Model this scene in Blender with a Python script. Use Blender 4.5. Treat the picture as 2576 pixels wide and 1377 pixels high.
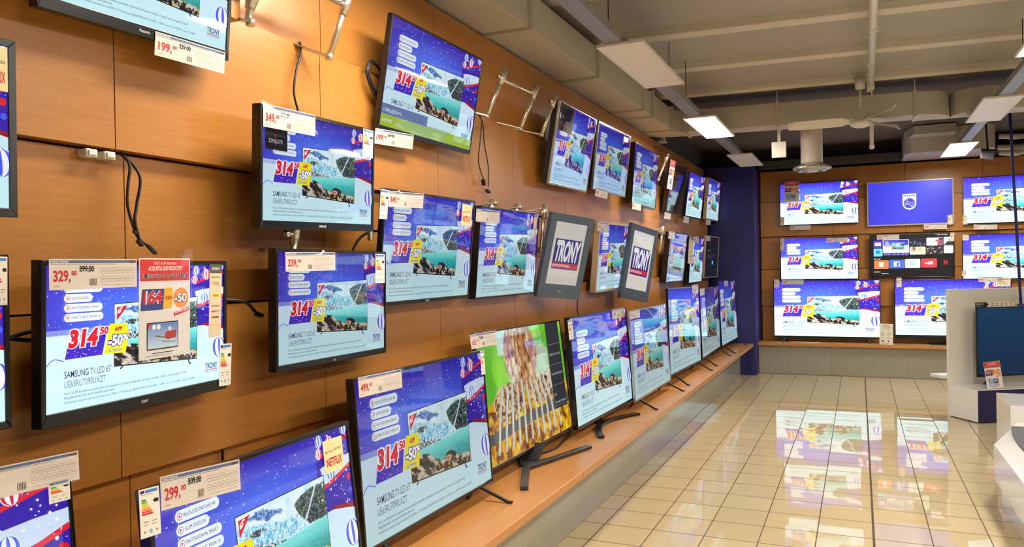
import bpy, bmesh, math, random
import numpy as np
from mathutils import Matrix, Vector

# ------------------------------------------------------------------ clear
for o in list(bpy.data.objects):
    bpy.data.objects.remove(o, do_unlink=True)
SC = bpy.context.scene
COL = SC.collection
PI = math.pi

# ------------------------------------------------------------------ camera
cam_data = bpy.data.cameras.new('camera')
cam = bpy.data.objects.new('camera', cam_data)
COL.objects.link(cam)
cam_data.sensor_width = 36.0
cam_data.lens = 1939.04 / 2576 * 36.0
cam_data.clip_start = 0.05
cam_data.clip_end = 60
CAMPOS = Vector((-0.0568, -5.6164, 1.6171))
def cam_matrix(yaw, pitch, roll):
    cy, sy, cp, sp, cr, sr = math.cos(yaw), math.sin(yaw), math.cos(pitch), math.sin(pitch), math.cos(roll), math.sin(roll)
    fwd = Vector((sy*cp, cy*cp, sp)); right = Vector((cy, -sy, 0)); up = right.cross(fwd)
    r = right*cr + up*sr; u = up*cr - right*sr
    m = Matrix.Identity(4)
    for i in range(3):
        m[i][0] = r[i]; m[i][1] = u[i]; m[i][2] = -fwd[i]; m[i][3] = CAMPOS[i]
    return m
cam.matrix_world = cam_matrix(-0.423, -0.0035, -0.0175)
SC.camera = cam

# ------------------------------------------------------------------ world and exposure
W = bpy.data.worlds.new('world'); SC.world = W
W.use_nodes = True
W.node_tree.nodes['Background'].inputs[0].default_value = (1.0, 0.93, 0.85, 1)
W.node_tree.nodes['Background'].inputs[1].default_value = 0.15
SC.view_settings.view_transform = 'Standard'
SC.view_settings.look = 'None'
SC.view_settings.exposure = 0.0
SC.view_settings.gamma = 1.0
SC.view_settings.use_curve_mapping = False
PANEL_LIGHT = 52.0          # emission of a lit ceiling panel

# ------------------------------------------------------------------ helpers
def lin(c):
    c = c / 255.0
    return c / 12.92 if c <= 0.04045 else ((c + 0.055) / 1.055) ** 2.4
def rgb(r, g, b): return (lin(r), lin(g), lin(b), 1.0)

class MB:
    """collects boxes, bars, tubes into one mesh"""
    def __init__(s): s.bm = bmesh.new(); s.mi = 0
    def _v(s, pts): return [s.bm.verts.new(p) for p in pts]
    def face(s, pts, smooth=False):
        f = s.bm.faces.new(s._v(pts)); f.material_index = s.mi; f.smooth = smooth; return f
    def hexa(s, p):
        v = s._v(p)
        for a in ((3,2,1,0),(4,5,6,7),(0,1,5,4),(1,2,6,5),(2,3,7,6),(3,0,4,7)):
            f = s.bm.faces.new([v[i] for i in a]); f.material_index = s.mi
        return s
    def box(s, x0, y0, z0, x1, y1, z1, m=None):
        x0, x1 = min(x0,x1), max(x0,x1); y0, y1 = min(y0,y1), max(y0,y1); z0, z1 = min(z0,z1), max(z0,z1)
        p = [(x0,y0,z0),(x1,y0,z0),(x1,y1,z0),(x0,y1,z0),(x0,y0,z1),(x1,y0,z1),(x1,y1,z1),(x0,y1,z1)]
        if m is not None: p = [m @ Vector(q) for q in p]
        return s.hexa(p)
    def bar(s, a, b, w, h, up=(0,0,1)):
        a, b = Vector(a), Vector(b); d = (b-a).normalized(); u = Vector(up)
        sd = d.cross(u)
        if sd.length < 1e-4: sd = d.cross(Vector((1,0,0)))
        sd.normalize(); u = sd.cross(d)
        p = []
        for c in (a, b):
            for i, j in ((-1,-1),(1,-1),(1,1),(-1,1)): p.append(c + sd*(w/2*i) + u*(h/2*j))
        return s.hexa(p)
    def tube(s, pts, r, n=10, cap=True, radii=None):
        pts = [Vector(p) for p in pts]; rings = []
        prev = None
        for i, p in enumerate(pts):
            if i == 0: d = pts[1]-pts[0]
            elif i == len(pts)-1: d = pts[-1]-pts[-2]
            else: d = (pts[i+1]-pts[i]).normalized() + (pts[i]-pts[i-1]).normalized()
            d.normalize()
            if prev is None:
                a = d.cross(Vector((0,0,1)))
                if a.length < 1e-3: a = d.cross(Vector((1,0,0)))
            else: a = prev - d*prev.dot(d)
            a.normalize(); prev = a; b = d.cross(a)
            rr = radii[i] if radii else r
            rings.append(s._v([p + (a*math.cos(2*PI*k/n) + b*math.sin(2*PI*k/n))*rr for k in range(n)]))
        for q in range(len(rings)-1):
            for k in range(n):
                f = s.bm.faces.new((rings[q][k], rings[q][(k+1)%n], rings[q+1][(k+1)%n], rings[q+1][k])); f.smooth = True; f.material_index = s.mi
        if cap:
            for rg in (rings[0][::-1], rings[-1]):
                f = s.bm.faces.new(rg); f.material_index = s.mi
        return s
    def lathe(s, prof, cx, cy, n=40):
        rings = [s._v([(cx + r*math.cos(2*PI*k/n), cy + r*math.sin(2*PI*k/n), z) for k in range(n)]) for r, z in prof]
        for q in range(len(rings)-1):
            for k in range(n):
                f = s.bm.faces.new((rings[q][k], rings[q][(k+1)%n], rings[q+1][(k+1)%n], rings[q+1][k])); f.smooth = True; f.material_index = s.mi
        return s
    def prism(s, poly, z0, z1):
        n = len(poly)
        a = s._v([(x, y, z0) for x, y in poly]); b = s._v([(x, y, z1) for x, y in poly])
        fs = [s.bm.faces.new(a[::-1]), s.bm.faces.new(b)]
        for k in range(n): fs.append(s.bm.faces.new((a[k], a[(k+1)%n], b[(k+1)%n], b[k])))
        for f in fs: f.material_index = s.mi
        return s
    def build(s, name, mats, parent=None, bevel=0, inv=None, kind=None):
        if inv is not None:
            for v in s.bm.verts: v.co = inv @ v.co
        bmesh.ops.recalc_face_normals(s.bm, faces=s.bm.faces)
        me = bpy.data.meshes.new(name); s.bm.to_mesh(me); s.bm.free()
        for m in (mats if isinstance(mats, (list, tuple)) else [mats]): me.materials.append(m)
        return add(name, me, parent, bevel, kind)
def add(name, me, parent=None, bevel=0, kind=None):
    o = bpy.data.objects.new(name, me); COL.objects.link(o)
    if parent is not None: o.parent = parent
    if bevel:
        b = o.modifiers.new('bevel', 'BEVEL'); b.width = bevel; b.segments = 2; b.limit_method = 'ANGLE'; b.angle_limit = 0.6
    if kind: o['kind'] = kind
    return o
def tag(o, label, cat, group=None):
    o['label'] = label; o['category'] = cat
    if group: o['group'] = group
    return o
def empty(name, m, label=None, cat=None, group=None):
    o = bpy.data.objects.new(name, None); COL.objects.link(o)
    o.empty_display_size = 0.05
    o.matrix_world = m if isinstance(m, Matrix) else Matrix.Translation(Vector(m))
    if label: tag(o, label, cat, group)
    return o
def spline(pts, n=8):
    P = [Vector(p) for p in pts]; out = []
    for i in range(len(P)-1):
        p0 = P[max(i-1,0)]; p1 = P[i]; p2 = P[i+1]; p3 = P[min(i+2,len(P)-1)]
        for k in range(n):
            t = k/n
            out.append(0.5*((2*p1) + (p2-p0)*t + (2*p0-5*p1+4*p2-p3)*t*t + (3*p1-p0-3*p2+p3)*t*t*t))
    out.append(P[-1]); return out

# ------------------------------------------------------------------ materials
def mat(name, col, rough=0.5, metal=0.0, spec=0.5, noise=0, scale=30, bump=0, coat=0):
    m = bpy.data.materials.new(name); m.use_nodes = True
    nt = m.node_tree; b = nt.nodes['Principled BSDF']
    b.inputs['Base Color'].default_value = col; b.inputs['Roughness'].default_value = rough
    b.inputs['Metallic'].default_value = metal; b.inputs['Specular IOR Level'].default_value = spec
    if coat: b.inputs['Coat Weight'].default_value = coat; b.inputs['Coat Roughness'].default_value = 0.05
    tc = nt.nodes.new('ShaderNodeTexCoord')
    n = nt.nodes.new('ShaderNodeTexNoise'); n.inputs['Scale'].default_value = scale; n.inputs['Detail'].default_value = 4
    nt.links.new(tc.outputs['Object'], n.inputs['Vector'])
    if noise:
        mx = nt.nodes.new('ShaderNodeMix'); mx.data_type = 'RGBA'; mx.inputs['Factor'].default_value = noise
        mx.inputs['A'].default_value = col
        rp = nt.nodes.new('ShaderNodeValToRGB'); rp.color_ramp.elements[0].position = 0.3; rp.color_ramp.elements[1].position = 0.7
        rp.color_ramp.elements[0].color = tuple(c*0.5 for c in col[:3]) + (1,); rp.color_ramp.elements[1].color = tuple(min(1, c*1.4) for c in col[:3]) + (1,)
        nt.links.new(n.outputs['Fac'], rp.inputs[0]); nt.links.new(rp.outputs[0], mx.inputs['B']); nt.links.new(mx.outputs['Result'], b.inputs['Base Color'])
    if bump:
        bp = nt.nodes.new('ShaderNodeBump'); bp.inputs['Strength'].default_value = bump; bp.inputs['Distance'].default_value = 0.004
        nt.links.new(n.outputs['Fac'], bp.inputs['Height']); nt.links.new(bp.outputs[0], b.inputs['Normal'])
    return m

def wood(name, axis, base=(187, 126, 60), dark=(172, 110, 46)):
    m = bpy.data.materials.new(name); m.use_nodes = True
    nt = m.node_tree; b = nt.nodes['Principled BSDF']; b.inputs['Roughness'].default_value = 0.32; b.inputs['Specular IOR Level'].default_value = 0.45
    tc = nt.nodes.new('ShaderNodeTexCoord'); mp = nt.nodes.new('ShaderNodeMapping')
    mp.inputs['Scale'].default_value = {'y': (60, 3.0, 60), 'x': (3.0, 60, 60)}[axis]
    nt.links.new(tc.outputs['Object'], mp.inputs[0])
    n = nt.nodes.new('ShaderNodeTexNoise'); n.inputs['Scale'].default_value = 1.6; n.inputs['Detail'].default_value = 6; n.inputs['Roughness'].default_value = 0.65
    nt.links.new(mp.outputs[0], n.inputs[0])
    n2 = nt.nodes.new('ShaderNodeTexNoise'); n2.inputs['Scale'].default_value = 1.3; nt.links.new(tc.outputs['Object'], n2.inputs[0])
    ad = nt.nodes.new('ShaderNodeMath'); ad.operation = 'ADD'; nt.links.new(n.outputs['Fac'], ad.inputs[0])
    ml = nt.nodes.new('ShaderNodeMath'); ml.operation = 'MULTIPLY'; ml.inputs[1].default_value = 0.35; nt.links.new(n2.outputs['Fac'], ml.inputs[0]); nt.links.new(ml.outputs[0], ad.inputs[1])
    rp = nt.nodes.new('ShaderNodeValToRGB'); rp.color_ramp.elements[0].position = 0.45; rp.color_ramp.elements[1].position = 0.92
    rp.color_ramp.elements[0].color = rgb(*dark); rp.color_ramp.elements[1].color = rgb(*base)
    nt.links.new(ad.outputs[0], rp.inputs[0]); nt.links.new(rp.outputs[0], b.inputs['Base Color'])
    bp = nt.nodes.new('ShaderNodeBump'); bp.inputs['Strength'].default_value = 0.05; bp.inputs['Distance'].default_value = 0.002
    nt.links.new(n.outputs['Fac'], bp.inputs['Height']); nt.links.new(bp.outputs[0], b.inputs['Normal'])
    return m

def floor_material():
    m = bpy.data.materials.new('glazed_tiles'); m.use_nodes = True
    nt = m.node_tree; L = nt.links; b = nt.nodes['Principled BSDF']
    T = 0.31
    tc = nt.nodes.new('ShaderNodeTexCoord'); sp = nt.nodes.new('ShaderNodeSeparateXYZ'); L.new(tc.outputs['Object'], sp.inputs[0])
    def mth(op, a, v=None):
        n = nt.nodes.new('ShaderNodeMath'); n.operation = op
        if isinstance(a, (int, float)): n.inputs[0].default_value = a
        else: L.new(a, n.inputs[0])
        if v is not None:
            if isinstance(v, (int, float)): n.inputs[1].default_value = v
            else: L.new(v, n.inputs[1])
        return n.outputs[0]
    ax = mth('DIVIDE', sp.outputs[0], T); ay = mth('DIVIDE', sp.outputs[1], T)
    fx = mth('ABSOLUTE', mth('SUBTRACT', mth('FRACT', mth('ADD', ax, 0.5)), 0.5)); fy = mth('ABSOLUTE', mth('SUBTRACT', mth('FRACT', mth('ADD', ay, 0.5)), 0.5))
    gx = mth('LESS_THAN', fx, 0.010); gy = mth('LESS_THAN', fy, 0.012)
    thick = mth('LESS_THAN', mth('ABSOLUTE', ax), 0.022)          # the wide joint in the floor
    g = mth('MAXIMUM', mth('MAXIMUM', gx, gy), thick)
    ix = mth('FLOOR', ax); iy = mth('FLOOR', ay)
    cb = nt.nodes.new('ShaderNodeCombineXYZ'); L.new(ix, cb.inputs[0]); L.new(iy, cb.inputs[1])
    wn = nt.nodes.new('ShaderNodeTexWhiteNoise'); wn.noise_dimensions = '3D'; L.new(cb.outputs[0], wn.inputs['Vector'])
    # each tile lies a hair out of true
    sb = nt.nodes.new('ShaderNodeVectorMath'); sb.operation = 'SUBTRACT'; L.new(wn.outputs['Color'], sb.inputs[0]); sb.inputs[1].default_value = (0.5, 0.5, 0.5)
    sc = nt.nodes.new('ShaderNodeVectorMath'); sc.operation = 'MULTIPLY'; L.new(sb.outputs[0], sc.inputs[0]); sc.inputs[1].default_value = (0.004, 0.007, 0)
    av = nt.nodes.new('ShaderNodeVectorMath'); av.operation = 'ADD'; L.new(sc.outputs[0], av.inputs[0]); av.inputs[1].default_value = (0, 0, 1)
    nr = nt.nodes.new('ShaderNodeVectorMath'); nr.operation = 'NORMALIZE'; L.new(av.outputs[0], nr.inputs[0])
    L.new(nr.outputs[0], b.inputs['Normal'])
    tint = nt.nodes.new('ShaderNodeMix'); tint.data_type = 'RGBA'; L.new(wn.outputs['Value'], tint.inputs['Factor'])
    tint.inputs['A'].default_value = rgb(212, 194, 156); tint.inputs['B'].default_value = rgb(206, 188, 150)
    mx = nt.nodes.new('ShaderNodeMix'); mx.data_type = 'RGBA'; L.new(g, mx.inputs['Factor']); L.new(tint.outputs['Result'], mx.inputs['A']); mx.inputs['B'].default_value = rgb(84, 62, 32)
    L.new(mx.outputs['Result'], b.inputs['Base Color'])
    rg = mth('ADD', mth('MULTIPLY', g, 0.6), 0.022); L.new(rg, b.inputs['Roughness'])
    b.inputs['IOR'].default_value = 1.5
    return m

def emit(name, col, s):
    m = bpy.data.materials.new(name); m.use_nodes = True; nt = m.node_tree; b = nt.nodes['Principled BSDF']
    b.inputs['Base Color'].default_value = (0.8, 0.8, 0.8, 1); b.inputs['Emission Color'].default_value = col; b.inputs['Emission Strength'].default_value = s
    return m
def screen_mat(name, strength, ior=1.7, rough=0.03):
    m = bpy.data.materials.new(name); m.use_nodes = True; nt = m.node_tree; b = nt.nodes['Principled BSDF']
    b.inputs['Base Color'].default_value = (0.006, 0.007, 0.009, 1); b.inputs['Roughness'].default_value = rough; b.inputs['IOR'].default_value = ior
    a = nt.nodes.new('ShaderNodeAttribute'); a.attribute_name = 'Col'
    nt.links.new(a.outputs['Color'], b.inputs['Emission Color']); b.inputs['Emission Strength'].default_value = strength
    return m
def print_mat(name, rough=0.45):
    m = bpy.data.materials.new(name); m.use_nodes = True; nt = m.node_tree; b = nt.nodes['Principled BSDF']
    a = nt.nodes.new('ShaderNodeAttribute'); a.attribute_name = 'Col'
    nt.links.new(a.outputs['Color'], b.inputs['Base Color']); b.inputs['Roughness'].default_value = rough
    return m
def film_mat():
    m = bpy.data.materials.new('clear_film'); m.use_nodes = True; nt = m.node_tree
    for n in list(nt.nodes): nt.nodes.remove(n)
    o = nt.nodes.new('ShaderNodeOutputMaterial'); t = nt.nodes.new('ShaderNodeBsdfTransparent'); g = nt.nodes.new('ShaderNodeBsdfGlossy'); g.inputs['Roughness'].default_value = 0.06
    tc = nt.nodes.new('ShaderNodeTexCoord'); n = nt.nodes.new('ShaderNodeTexNoise'); n.inputs['Scale'].default_value = 7; nt.links.new(tc.outputs['Object'], n.inputs[0])
    bp = nt.nodes.new('ShaderNodeBump'); bp.inputs['Strength'].default_value = 0.15; bp.inputs['Distance'].default_value = 0.01; nt.links.new(n.outputs['Fac'], bp.inputs['Height']); nt.links.new(bp.outputs[0], g.inputs['Normal'])
    x = nt.nodes.new('ShaderNodeMixShader'); x.inputs[0].default_value = 0.09
    nt.links.new(t.outputs[0], x.inputs[1]); nt.links.new(g.outputs[0], x.inputs[2]); nt.links.new(x.outputs[0], o.inputs[0])
    return m

M = dict(
    wood_left=wood('beech_veneer_left', 'y'), wood_back=wood('beech_veneer_back', 'x'),
    bench_left=wood('beech_worktop_left', 'y', (204, 144, 84), (190, 128, 68)), bench_back=wood('beech_worktop_back', 'x', (204, 144, 84), (190, 128, 68)),
    laminate=mat('grey_laminate', rgb(162, 158, 144), 0.14, noise=0.12, scale=50, spec=0.5),
    floor=floor_material(), groove=mat('dark_groove', rgb(70, 36, 14), 0.8),
    plaster=mat('ceiling_plaster', rgb(176, 170, 160), 0.9, noise=0.15, scale=90, bump=0.2), beam=mat('painted_beam', rgb(214, 206, 190), 0.7, noise=0.1, scale=60),
    duct=mat('painted_duct', rgb(196, 188, 174), 0.55, noise=0.06, scale=80), upper=mat('dark_upper_wall', rgb(74, 70, 66), 0.9, noise=0.1),
    navy=mat('navy_paint', rgb(38, 36, 108), 0.55, noise=0.05), navylam=mat('navy_laminate', rgb(34, 34, 84), 0.25),
    black=mat('black_plastic', rgb(20, 20, 22), 0.22, spec=0.6), blackmat=mat('matt_black_plastic', rgb(24, 24, 26), 0.5), graphite=mat('graphite_plastic', rgb(80, 92, 110), 0.35),
    silver=mat('silver_trim', rgb(190, 186, 178), 0.25, 0.8), champagne=mat('champagne_frame', rgb(206, 190, 160), 0.3, 0.2),
    steel=mat('zinc_plated_steel', rgb(216, 206, 186), 0.28, 0.85, noise=0.3, scale=60), cable=mat('black_cable', rgb(22, 18, 18), 0.45),
    white=mat('white_laminate', rgb(234, 232, 230), 0.12, coat=0.3), whitewall=mat('white_panel', rgb(230, 226, 216), 0.4), wall=mat('shop_wall', rgb(128, 118, 106), 0.8),
    darkgraphite=mat('dark_graphite_plastic', rgb(46, 46, 50), 0.35), alu=mat('grey_channel', rgb(150, 150, 156), 0.4, 0.3), panelframe=mat('white_panel_frame', rgb(236, 228, 214), 0.4), paneloff=mat('unlit_diffuser', rgb(248, 238, 226), 0.35),
    panelon=emit('lit_diffuser', (1.0, 0.93, 0.80, 1), PANEL_LIGHT), chrome=mat('chrome', rgb(220, 220, 222), 0.08, 1.0), plastic=mat('white_plastic', rgb(226, 220, 206), 0.4),
    paper=print_mat('printed_paper'), film=film_mat(), letter=mat('pale_lettering', rgb(190, 190, 190), 0.4), red=mat('red_paint', rgb(200, 30, 40), 0.4), grey=mat('grey_mat', rgb(84, 84, 88), 0.6, noise=0.1),
)
SCR = {s: screen_mat('screen_%d' % round(s*100), s) for s in (0.25, 0.4, 0.55, 0.7, 0.85, 1.0, 1.25)}
SCR[1.8] = screen_mat('screen_bright_antiglare', 1.8, 1.45, 0.3); SCR[1.26] = screen_mat('screen_antiglare', 1.25, 1.45, 0.3); SCR[.71] = screen_mat('screen_antiglare_dim', 0.7, 1.4, 0.15)

# ------------------------------------------------------------------ flat printed artwork (coloured polygons in thin layers)
_tc = {}
def text_mesh(s, bold):
    key = (s, bold)
    if key not in _tc:
        cu = bpy.data.curves.new('t', 'FONT'); cu.body = s; cu.size = 1; cu.offset = bold; cu.resolution_u = 3
        ob = bpy.data.objects.new('t', cu); COL.objects.link(ob)
        bpy.context.view_layer.update()
        me = bpy.data.meshes.new_from_object(ob.evaluated_get(bpy.context.evaluated_depsgraph_get()))
        vs = np.array([v.co[:2] for v in me.vertices]) if len(me.vertices) else np.zeros((0, 2))
        ps = [tuple(p.vertices) for p in me.polygons]
        bpy.data.objects.remove(ob); bpy.data.curves.remove(cu); bpy.data.meshes.remove(me)
        _tc[key] = (vs, ps)
    return _tc[key]
def clip_rect(poly, x0, y0, x1, y1):
    def cut(p, ins, inter):
        out = []
        for i in range(len(p)):
            a, b = p[i-1], p[i]
            if ins(b):
                if not ins(a): out.append(inter(a, b))
                out.append(b)
            elif ins(a): out.append(inter(a, b))
        return out
    def ix(c): return lambda a, b: (c, a[1] + (b[1]-a[1])*(c-a[0])/(b[0]-a[0]))
    def iy(c): return lambda a, b: (a[0] + (b[0]-a[0])*(c-a[1])/(b[1]-a[1]), c)
    for ins, it in ((lambda p: p[0] >= x0-1e-9, ix(x0)), (lambda p: p[0] <= x1+1e-9, ix(x1)), (lambda p: p[1] >= y0-1e-9, iy(y0)), (lambda p: p[1] <= y1+1e-9, iy(y1))):
        if len(poly) < 3: return []
        poly = cut(poly, ins, it)
    return poly
class Art:
    """coordinates: x 0..W to the right, y 0..H DOWN from the top-left corner"""
    def __init__(s, W, H, step=0.00025):
        s.W, s.H, s.step = W, H, step; s.v = []; s.f = []; s.c = []; s.z = 0
    def layer(s): s.z += s.step; return s
    def _add(s, pts, col):
        n = len(s.v)
        s.v += [(x - s.W/2, s.H/2 - y, s.z) for x, y in pts]
        s.f.append(tuple(range(n, n+len(pts))[::-1])); s.c.append([col]*len(pts) if not isinstance(col, list) else col[::-1])
    def poly(s, pts, col, raw=False):
        if not raw:
            pts = clip_rect([tuple(p) for p in pts], 0, 0, s.W, s.H)
            if len(pts) < 3: return s
        a = sum(pts[i-1][0]*pts[i][1] - pts[i][0]*pts[i-1][1] for i in range(len(pts)))
        if a < 0: pts = pts[::-1]
        s._add(pts, col); return s
    def rect(s, x0, y0, x1, y1, col): return s.poly([(x0,y0),(x1,y0),(x1,y1),(x0,y1)], col)
    def disc(s, x, y, rx, col, ry=None, n=14, rot=0):
        ry = ry or rx
        return s.poly([(x + math.cos(rot)*rx*math.cos(t) - math.sin(rot)*ry*math.sin(t), y + math.sin(rot)*rx*math.cos(t) + math.cos(rot)*ry*math.sin(t)) for t in [2*PI*k/n for k in range(n)]], col)
    def pill(s, x0, y0, x1, y1, col):
        r = (y1-y0)/2; pts = []
        for k in range(9): t = -PI/2 + PI*k/8; pts.append((x1-r + r*math.cos(t), (y0+y1)/2 + r*math.sin(t)))
        for k in range(9): t = PI/2 + PI*k/8; pts.append((x0+r + r*math.cos(t), (y0+y1)/2 + r*math.sin(t)))
        return s.poly(pts, col)
    def ring(s, x, y, r, w, col, n=16):
        for k in range(n):
            a, b = 2*PI*k/n, 2*PI*(k+1)/n
            s.poly([(x+r*math.cos(a), y+r*math.sin(a)), (x+r*math.cos(b), y+r*math.sin(b)), (x+(r-w)*math.cos(b), y+(r-w)*math.sin(b)), (x+(r-w)*math.cos(a), y+(r-w)*math.sin(a))], col)
        return s
    def band(s, pts, w, col):
        for (a, b) in zip(pts, pts[1:]):
            d = math.hypot(b[0]-a[0], b[1]-a[1]) or 1; nx, ny = -(b[1]-a[1])/d*w/2, (b[0]-a[0])/d*w/2
            s.poly([(a[0]+nx,a[1]+ny),(b[0]+nx,b[1]+ny),(b[0]-nx,b[1]-ny),(a[0]-nx,a[1]-ny)], col)
        return s
    def text(s, t, x, y, w, h, col, bold=0.0, slant=0.0, rise=0.0):
        """fits the text into the box whose BOTTOM-left is x,y; capital height h, width w (None keeps the proportion)"""
        vs, ps = text_mesh(t, bold)
        if not len(vs): return s
        ref, _ = text_mesh('H', bold); y0 = ref[:,1].min(); ch = ref[:,1].max() - y0
        x0, x1 = vs[:,0].min(), vs[:,0].max()
        k = h/ch; kx = (w/(x1-x0)) if w else k*0.8
        n = len(s.v)
        for vx, vy in vs:
            px = (vx-x0)*kx; py = (vy-y0)*k
            s.v.append((x + px + py*slant - s.W/2, s.H/2 - (y - py - px*rise), s.z))
        for p in ps:
            s.f.append(tuple(i+n for i in p)); s.c.append([col]*len(p))
        return s
    def grid(s, q, nx, ny, fn):
        """quad corners TL,TR,BR,BL filled with nx*ny cells coloured by fn(s,t)"""
        TL, TR, BR, BL = [np.array(p, float) for p in q]
        n0 = len(s.v)
        for j in range(ny+1):
            for i in range(nx+1):
                a, b = i/nx, j/ny; p = (TL*(1-a)+TR*a)*(1-b) + (BL*(1-a)+BR*a)*b
                s.v.append((p[0]-s.W/2, s.H/2-p[1], s.z))
        C = fn(*np.meshgrid(np.linspace(0,1,nx+1), np.linspace(0,1,ny+1)))
        for j in range(ny):
            for i in range(nx):
                a = (j, i), (j+1, i), (j+1, i+1), (j, i+1)
                s.f.append(tuple(n0 + y*(nx+1) + x for y, x in a)); s.c.append([tuple(C[y, x]) + (1.0,) for y, x in a])
        return s
    def mesh(s, name):
        me = bpy.data.meshes.new(name); me.from_pydata(s.v, [], s.f)
        ca = me.color_attributes.new('Col', 'FLOAT_COLOR', 'CORNER')
        ca.data.foreach_set('color', np.array([c for f in s.c for c in f], dtype=np.float32).ravel())
        me.update(); return me
rng = np.random.RandomState(7)
def vnoise(x, y, sc, seed):
    r = np.random.RandomState(seed); G = r.rand(256, 256)
    x = x*sc; y = y*sc; xi = np.floor(x).astype(int); yi = np.floor(y).astype(int); fx = x-xi; fy = y-yi
    fx = fx*fx*(3-2*fx); fy = fy*fy*(3-2*fy)
    g = lambda a, b: G[a % 256, b % 256]
    return (g(xi,yi)*(1-fx)+g(xi+1,yi)*fx)*(1-fy) + (g(xi,yi+1)*(1-fx)+g(xi+1,yi+1)*fx)*fy
def fbm(x, y, sc, seed, o=4): return sum(vnoise(x, y, sc*2**k, seed+k)/2**k for k in range(o))/sum(1/2**k for k in range(o))
def L3(c): return np.array([lin(v) for v in c])
def blend(C, m, col):
    m = np.clip(m, 0, 1)[..., None]; return C*(1-m) + L3(col)*m

# the pictures -----------------------------------------------------
def landscape(s, t):
    C = np.zeros(s.shape + (3,)) + L3((222, 242, 248)); u = s*1.8
    n = fbm(u, t, 5, 1); n2 = fbm(u, t, 20, 5); n3 = fbm(u, t, 46, 71, 2); st = fbm(u*9+t*3, t*2.2, 5, 9, 3)
    sm = lambda v, w=.02: np.clip(v/w, 0, 1)
    C = blend(C, sm(n-.5, .25)*.7, (170, 222, 240))
    # far blue range, upper left, thinning to the right
    ce = .075+.30*(s-.1)+.03*(n-.5)*4*.5; th = .075*(1-abs(s-.30)/.25)+.035*(n2-.5)*2
    m = sm(th-abs(t-ce), .01)*(s > .08)*(s < .55); C = blend(C, m, (60, 112, 186)); C = blend(C, m*sm(n3-.52, .08)*.75, (150, 196, 236)); C = blend(C, m*sm(.42-n3, .08)*.6, (30, 60, 130))
    # glacier
    up = .13+.33*s+.05*(n2-.5); lo = .60-.12*s
    g = sm(t-up)*sm(lo-t)*(s < .95); C = blend(C, g, (150, 222, 244)); C = blend(C, g*sm(st-.5, .12)*.85, (206, 244, 250)); C = blend(C, g*sm(.45-st, .1)*.8, (74, 168, 214)); C = blend(C, g*sm(n3-.63, .05)*.8, (252, 255, 255)); C = blend(C, g*sm(.33-n3, .05)*.5, (50, 120, 180))
    # snowfield edge right of the glacier
    e = sm(.035-abs(t-(.33+.14*(s-.6))-.02*(n-.5)))*(s > .55)*(s < .93); C = blend(C, e*sm(n3-.5, .1)*.7, (110, 120, 140))
    # dark mountain on the right
    le = .66+.06*(n-.5)+.55*np.clip(t-.30, 0, 1)-.05*np.sin(np.clip(t, 0, .3)*10); tp = .06+.9*np.clip(.80-s, 0, 1)**1.3+.04*(n2-.5)
    mt = sm(s-le, .015)*sm(t-tp, .015)*sm(.50-.02*(n2-.5)-t, .015)
    C = blend(C, mt, (34, 52, 62)); C = blend(C, mt*sm(n2-.52, .1)*.8*(t < .35), (64, 104, 62)); C = blend(C, mt*sm(n3-.58, .06)*.7, (130, 150, 150)); C = blend(C, mt*sm(.38-n3, .08)*.8, (12, 20, 28))
    w = mt*sm(.010+.01*n2-abs(s-(.88-.42*(t-.08))), .006)*(t < .42); C = blend(C, w, (216, 228, 234))
    # lake
    shore = .585-.10*sm(s-.1, .9)+.012*(n2-.5); lake = sm(t-shore, .008)
    C = blend(C, lake, (128, 226, 222)); C = blend(C, lake*sm(t-shore-.02, .18), (44, 190, 190)); C = blend(C, lake*sm(t-shore-.14, .2)*sm(s-.25, .5), (12, 146, 150)); C = blend(C, lake*sm(n3-.66, .06)*.2, (200, 248, 244))
    # grey far shore
    tpz = .40+.28*s+.05*(n2-.5)*2; b_ = sm(t-tpz, .01)*(1-lake)*(s < .68)
    C = blend(C, b_, (104, 118, 124)); C = blend(C, b_*sm(n3-.53, .05), (212, 222, 226)); C = blend(C, b_*sm(.45-n3, .05), (20, 30, 42))
    rk = sm(.05+.05*(n2-.5)-np.hypot((s-.19)/1.9, (t-.30)/.75), .008); C = blend(C, rk, (52, 62, 72)); C = blend(C, rk*sm(n3-.55, .05), (190, 204, 210))
    # foreground rocks
    top = np.minimum.reduce([.66+2.6*(s-.17)**2+.02*(n2-.5), .74+7*(s-.64)**2, .86+.05*(n2-.5)+0*s, .80+9*(s-.43)**2]) + .03*(n3-.5)
    r = sm(t-top, .008)
    ba = fbm(u*1.0+t*1.6, t*3.2-u*1.7, 4, 31, 4); fine = fbm(u, t, 30, 41, 3)
    C = blend(C, r, (40, 36, 40))
    lit = sm(ba-.50, .08)*sm(.5-s+.25*(t-.66), .3); C = blend(C, r*lit, (186, 170, 156)); C = blend(C, r*lit*sm(.46-fine, .06)*.8, (96, 78, 70)); C = blend(C, r*sm(ba-.60, .05)*.8, (214, 204, 194)); C = blend(C, r*sm(.44-ba, .05)*.8, (14, 14, 22))
    peb = sm(t-.80-.03*(n2-.5), .03)*sm(s-.30, .1)*r; cell = fbm(u, t, 15, 51, 2)
    C = blend(C, peb*sm(cell-.56, .03), (196, 188, 178)); C = blend(C, peb*sm(.40-cell, .04), (20, 20, 26)); C = blend(C, peb*sm(fbm(u, t, 13, 81, 2)-.72, .03), (206, 96, 56)); C = blend(C, peb*sm(fbm(u, t, 14, 91, 2)-.72, .03), (210, 176, 84))
    C = blend(C, sm(.035-np.hypot((s-.47)/1.2, t-.80))*r*sm(fine-.5, .1), (196, 120, 70))
    return C
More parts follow.
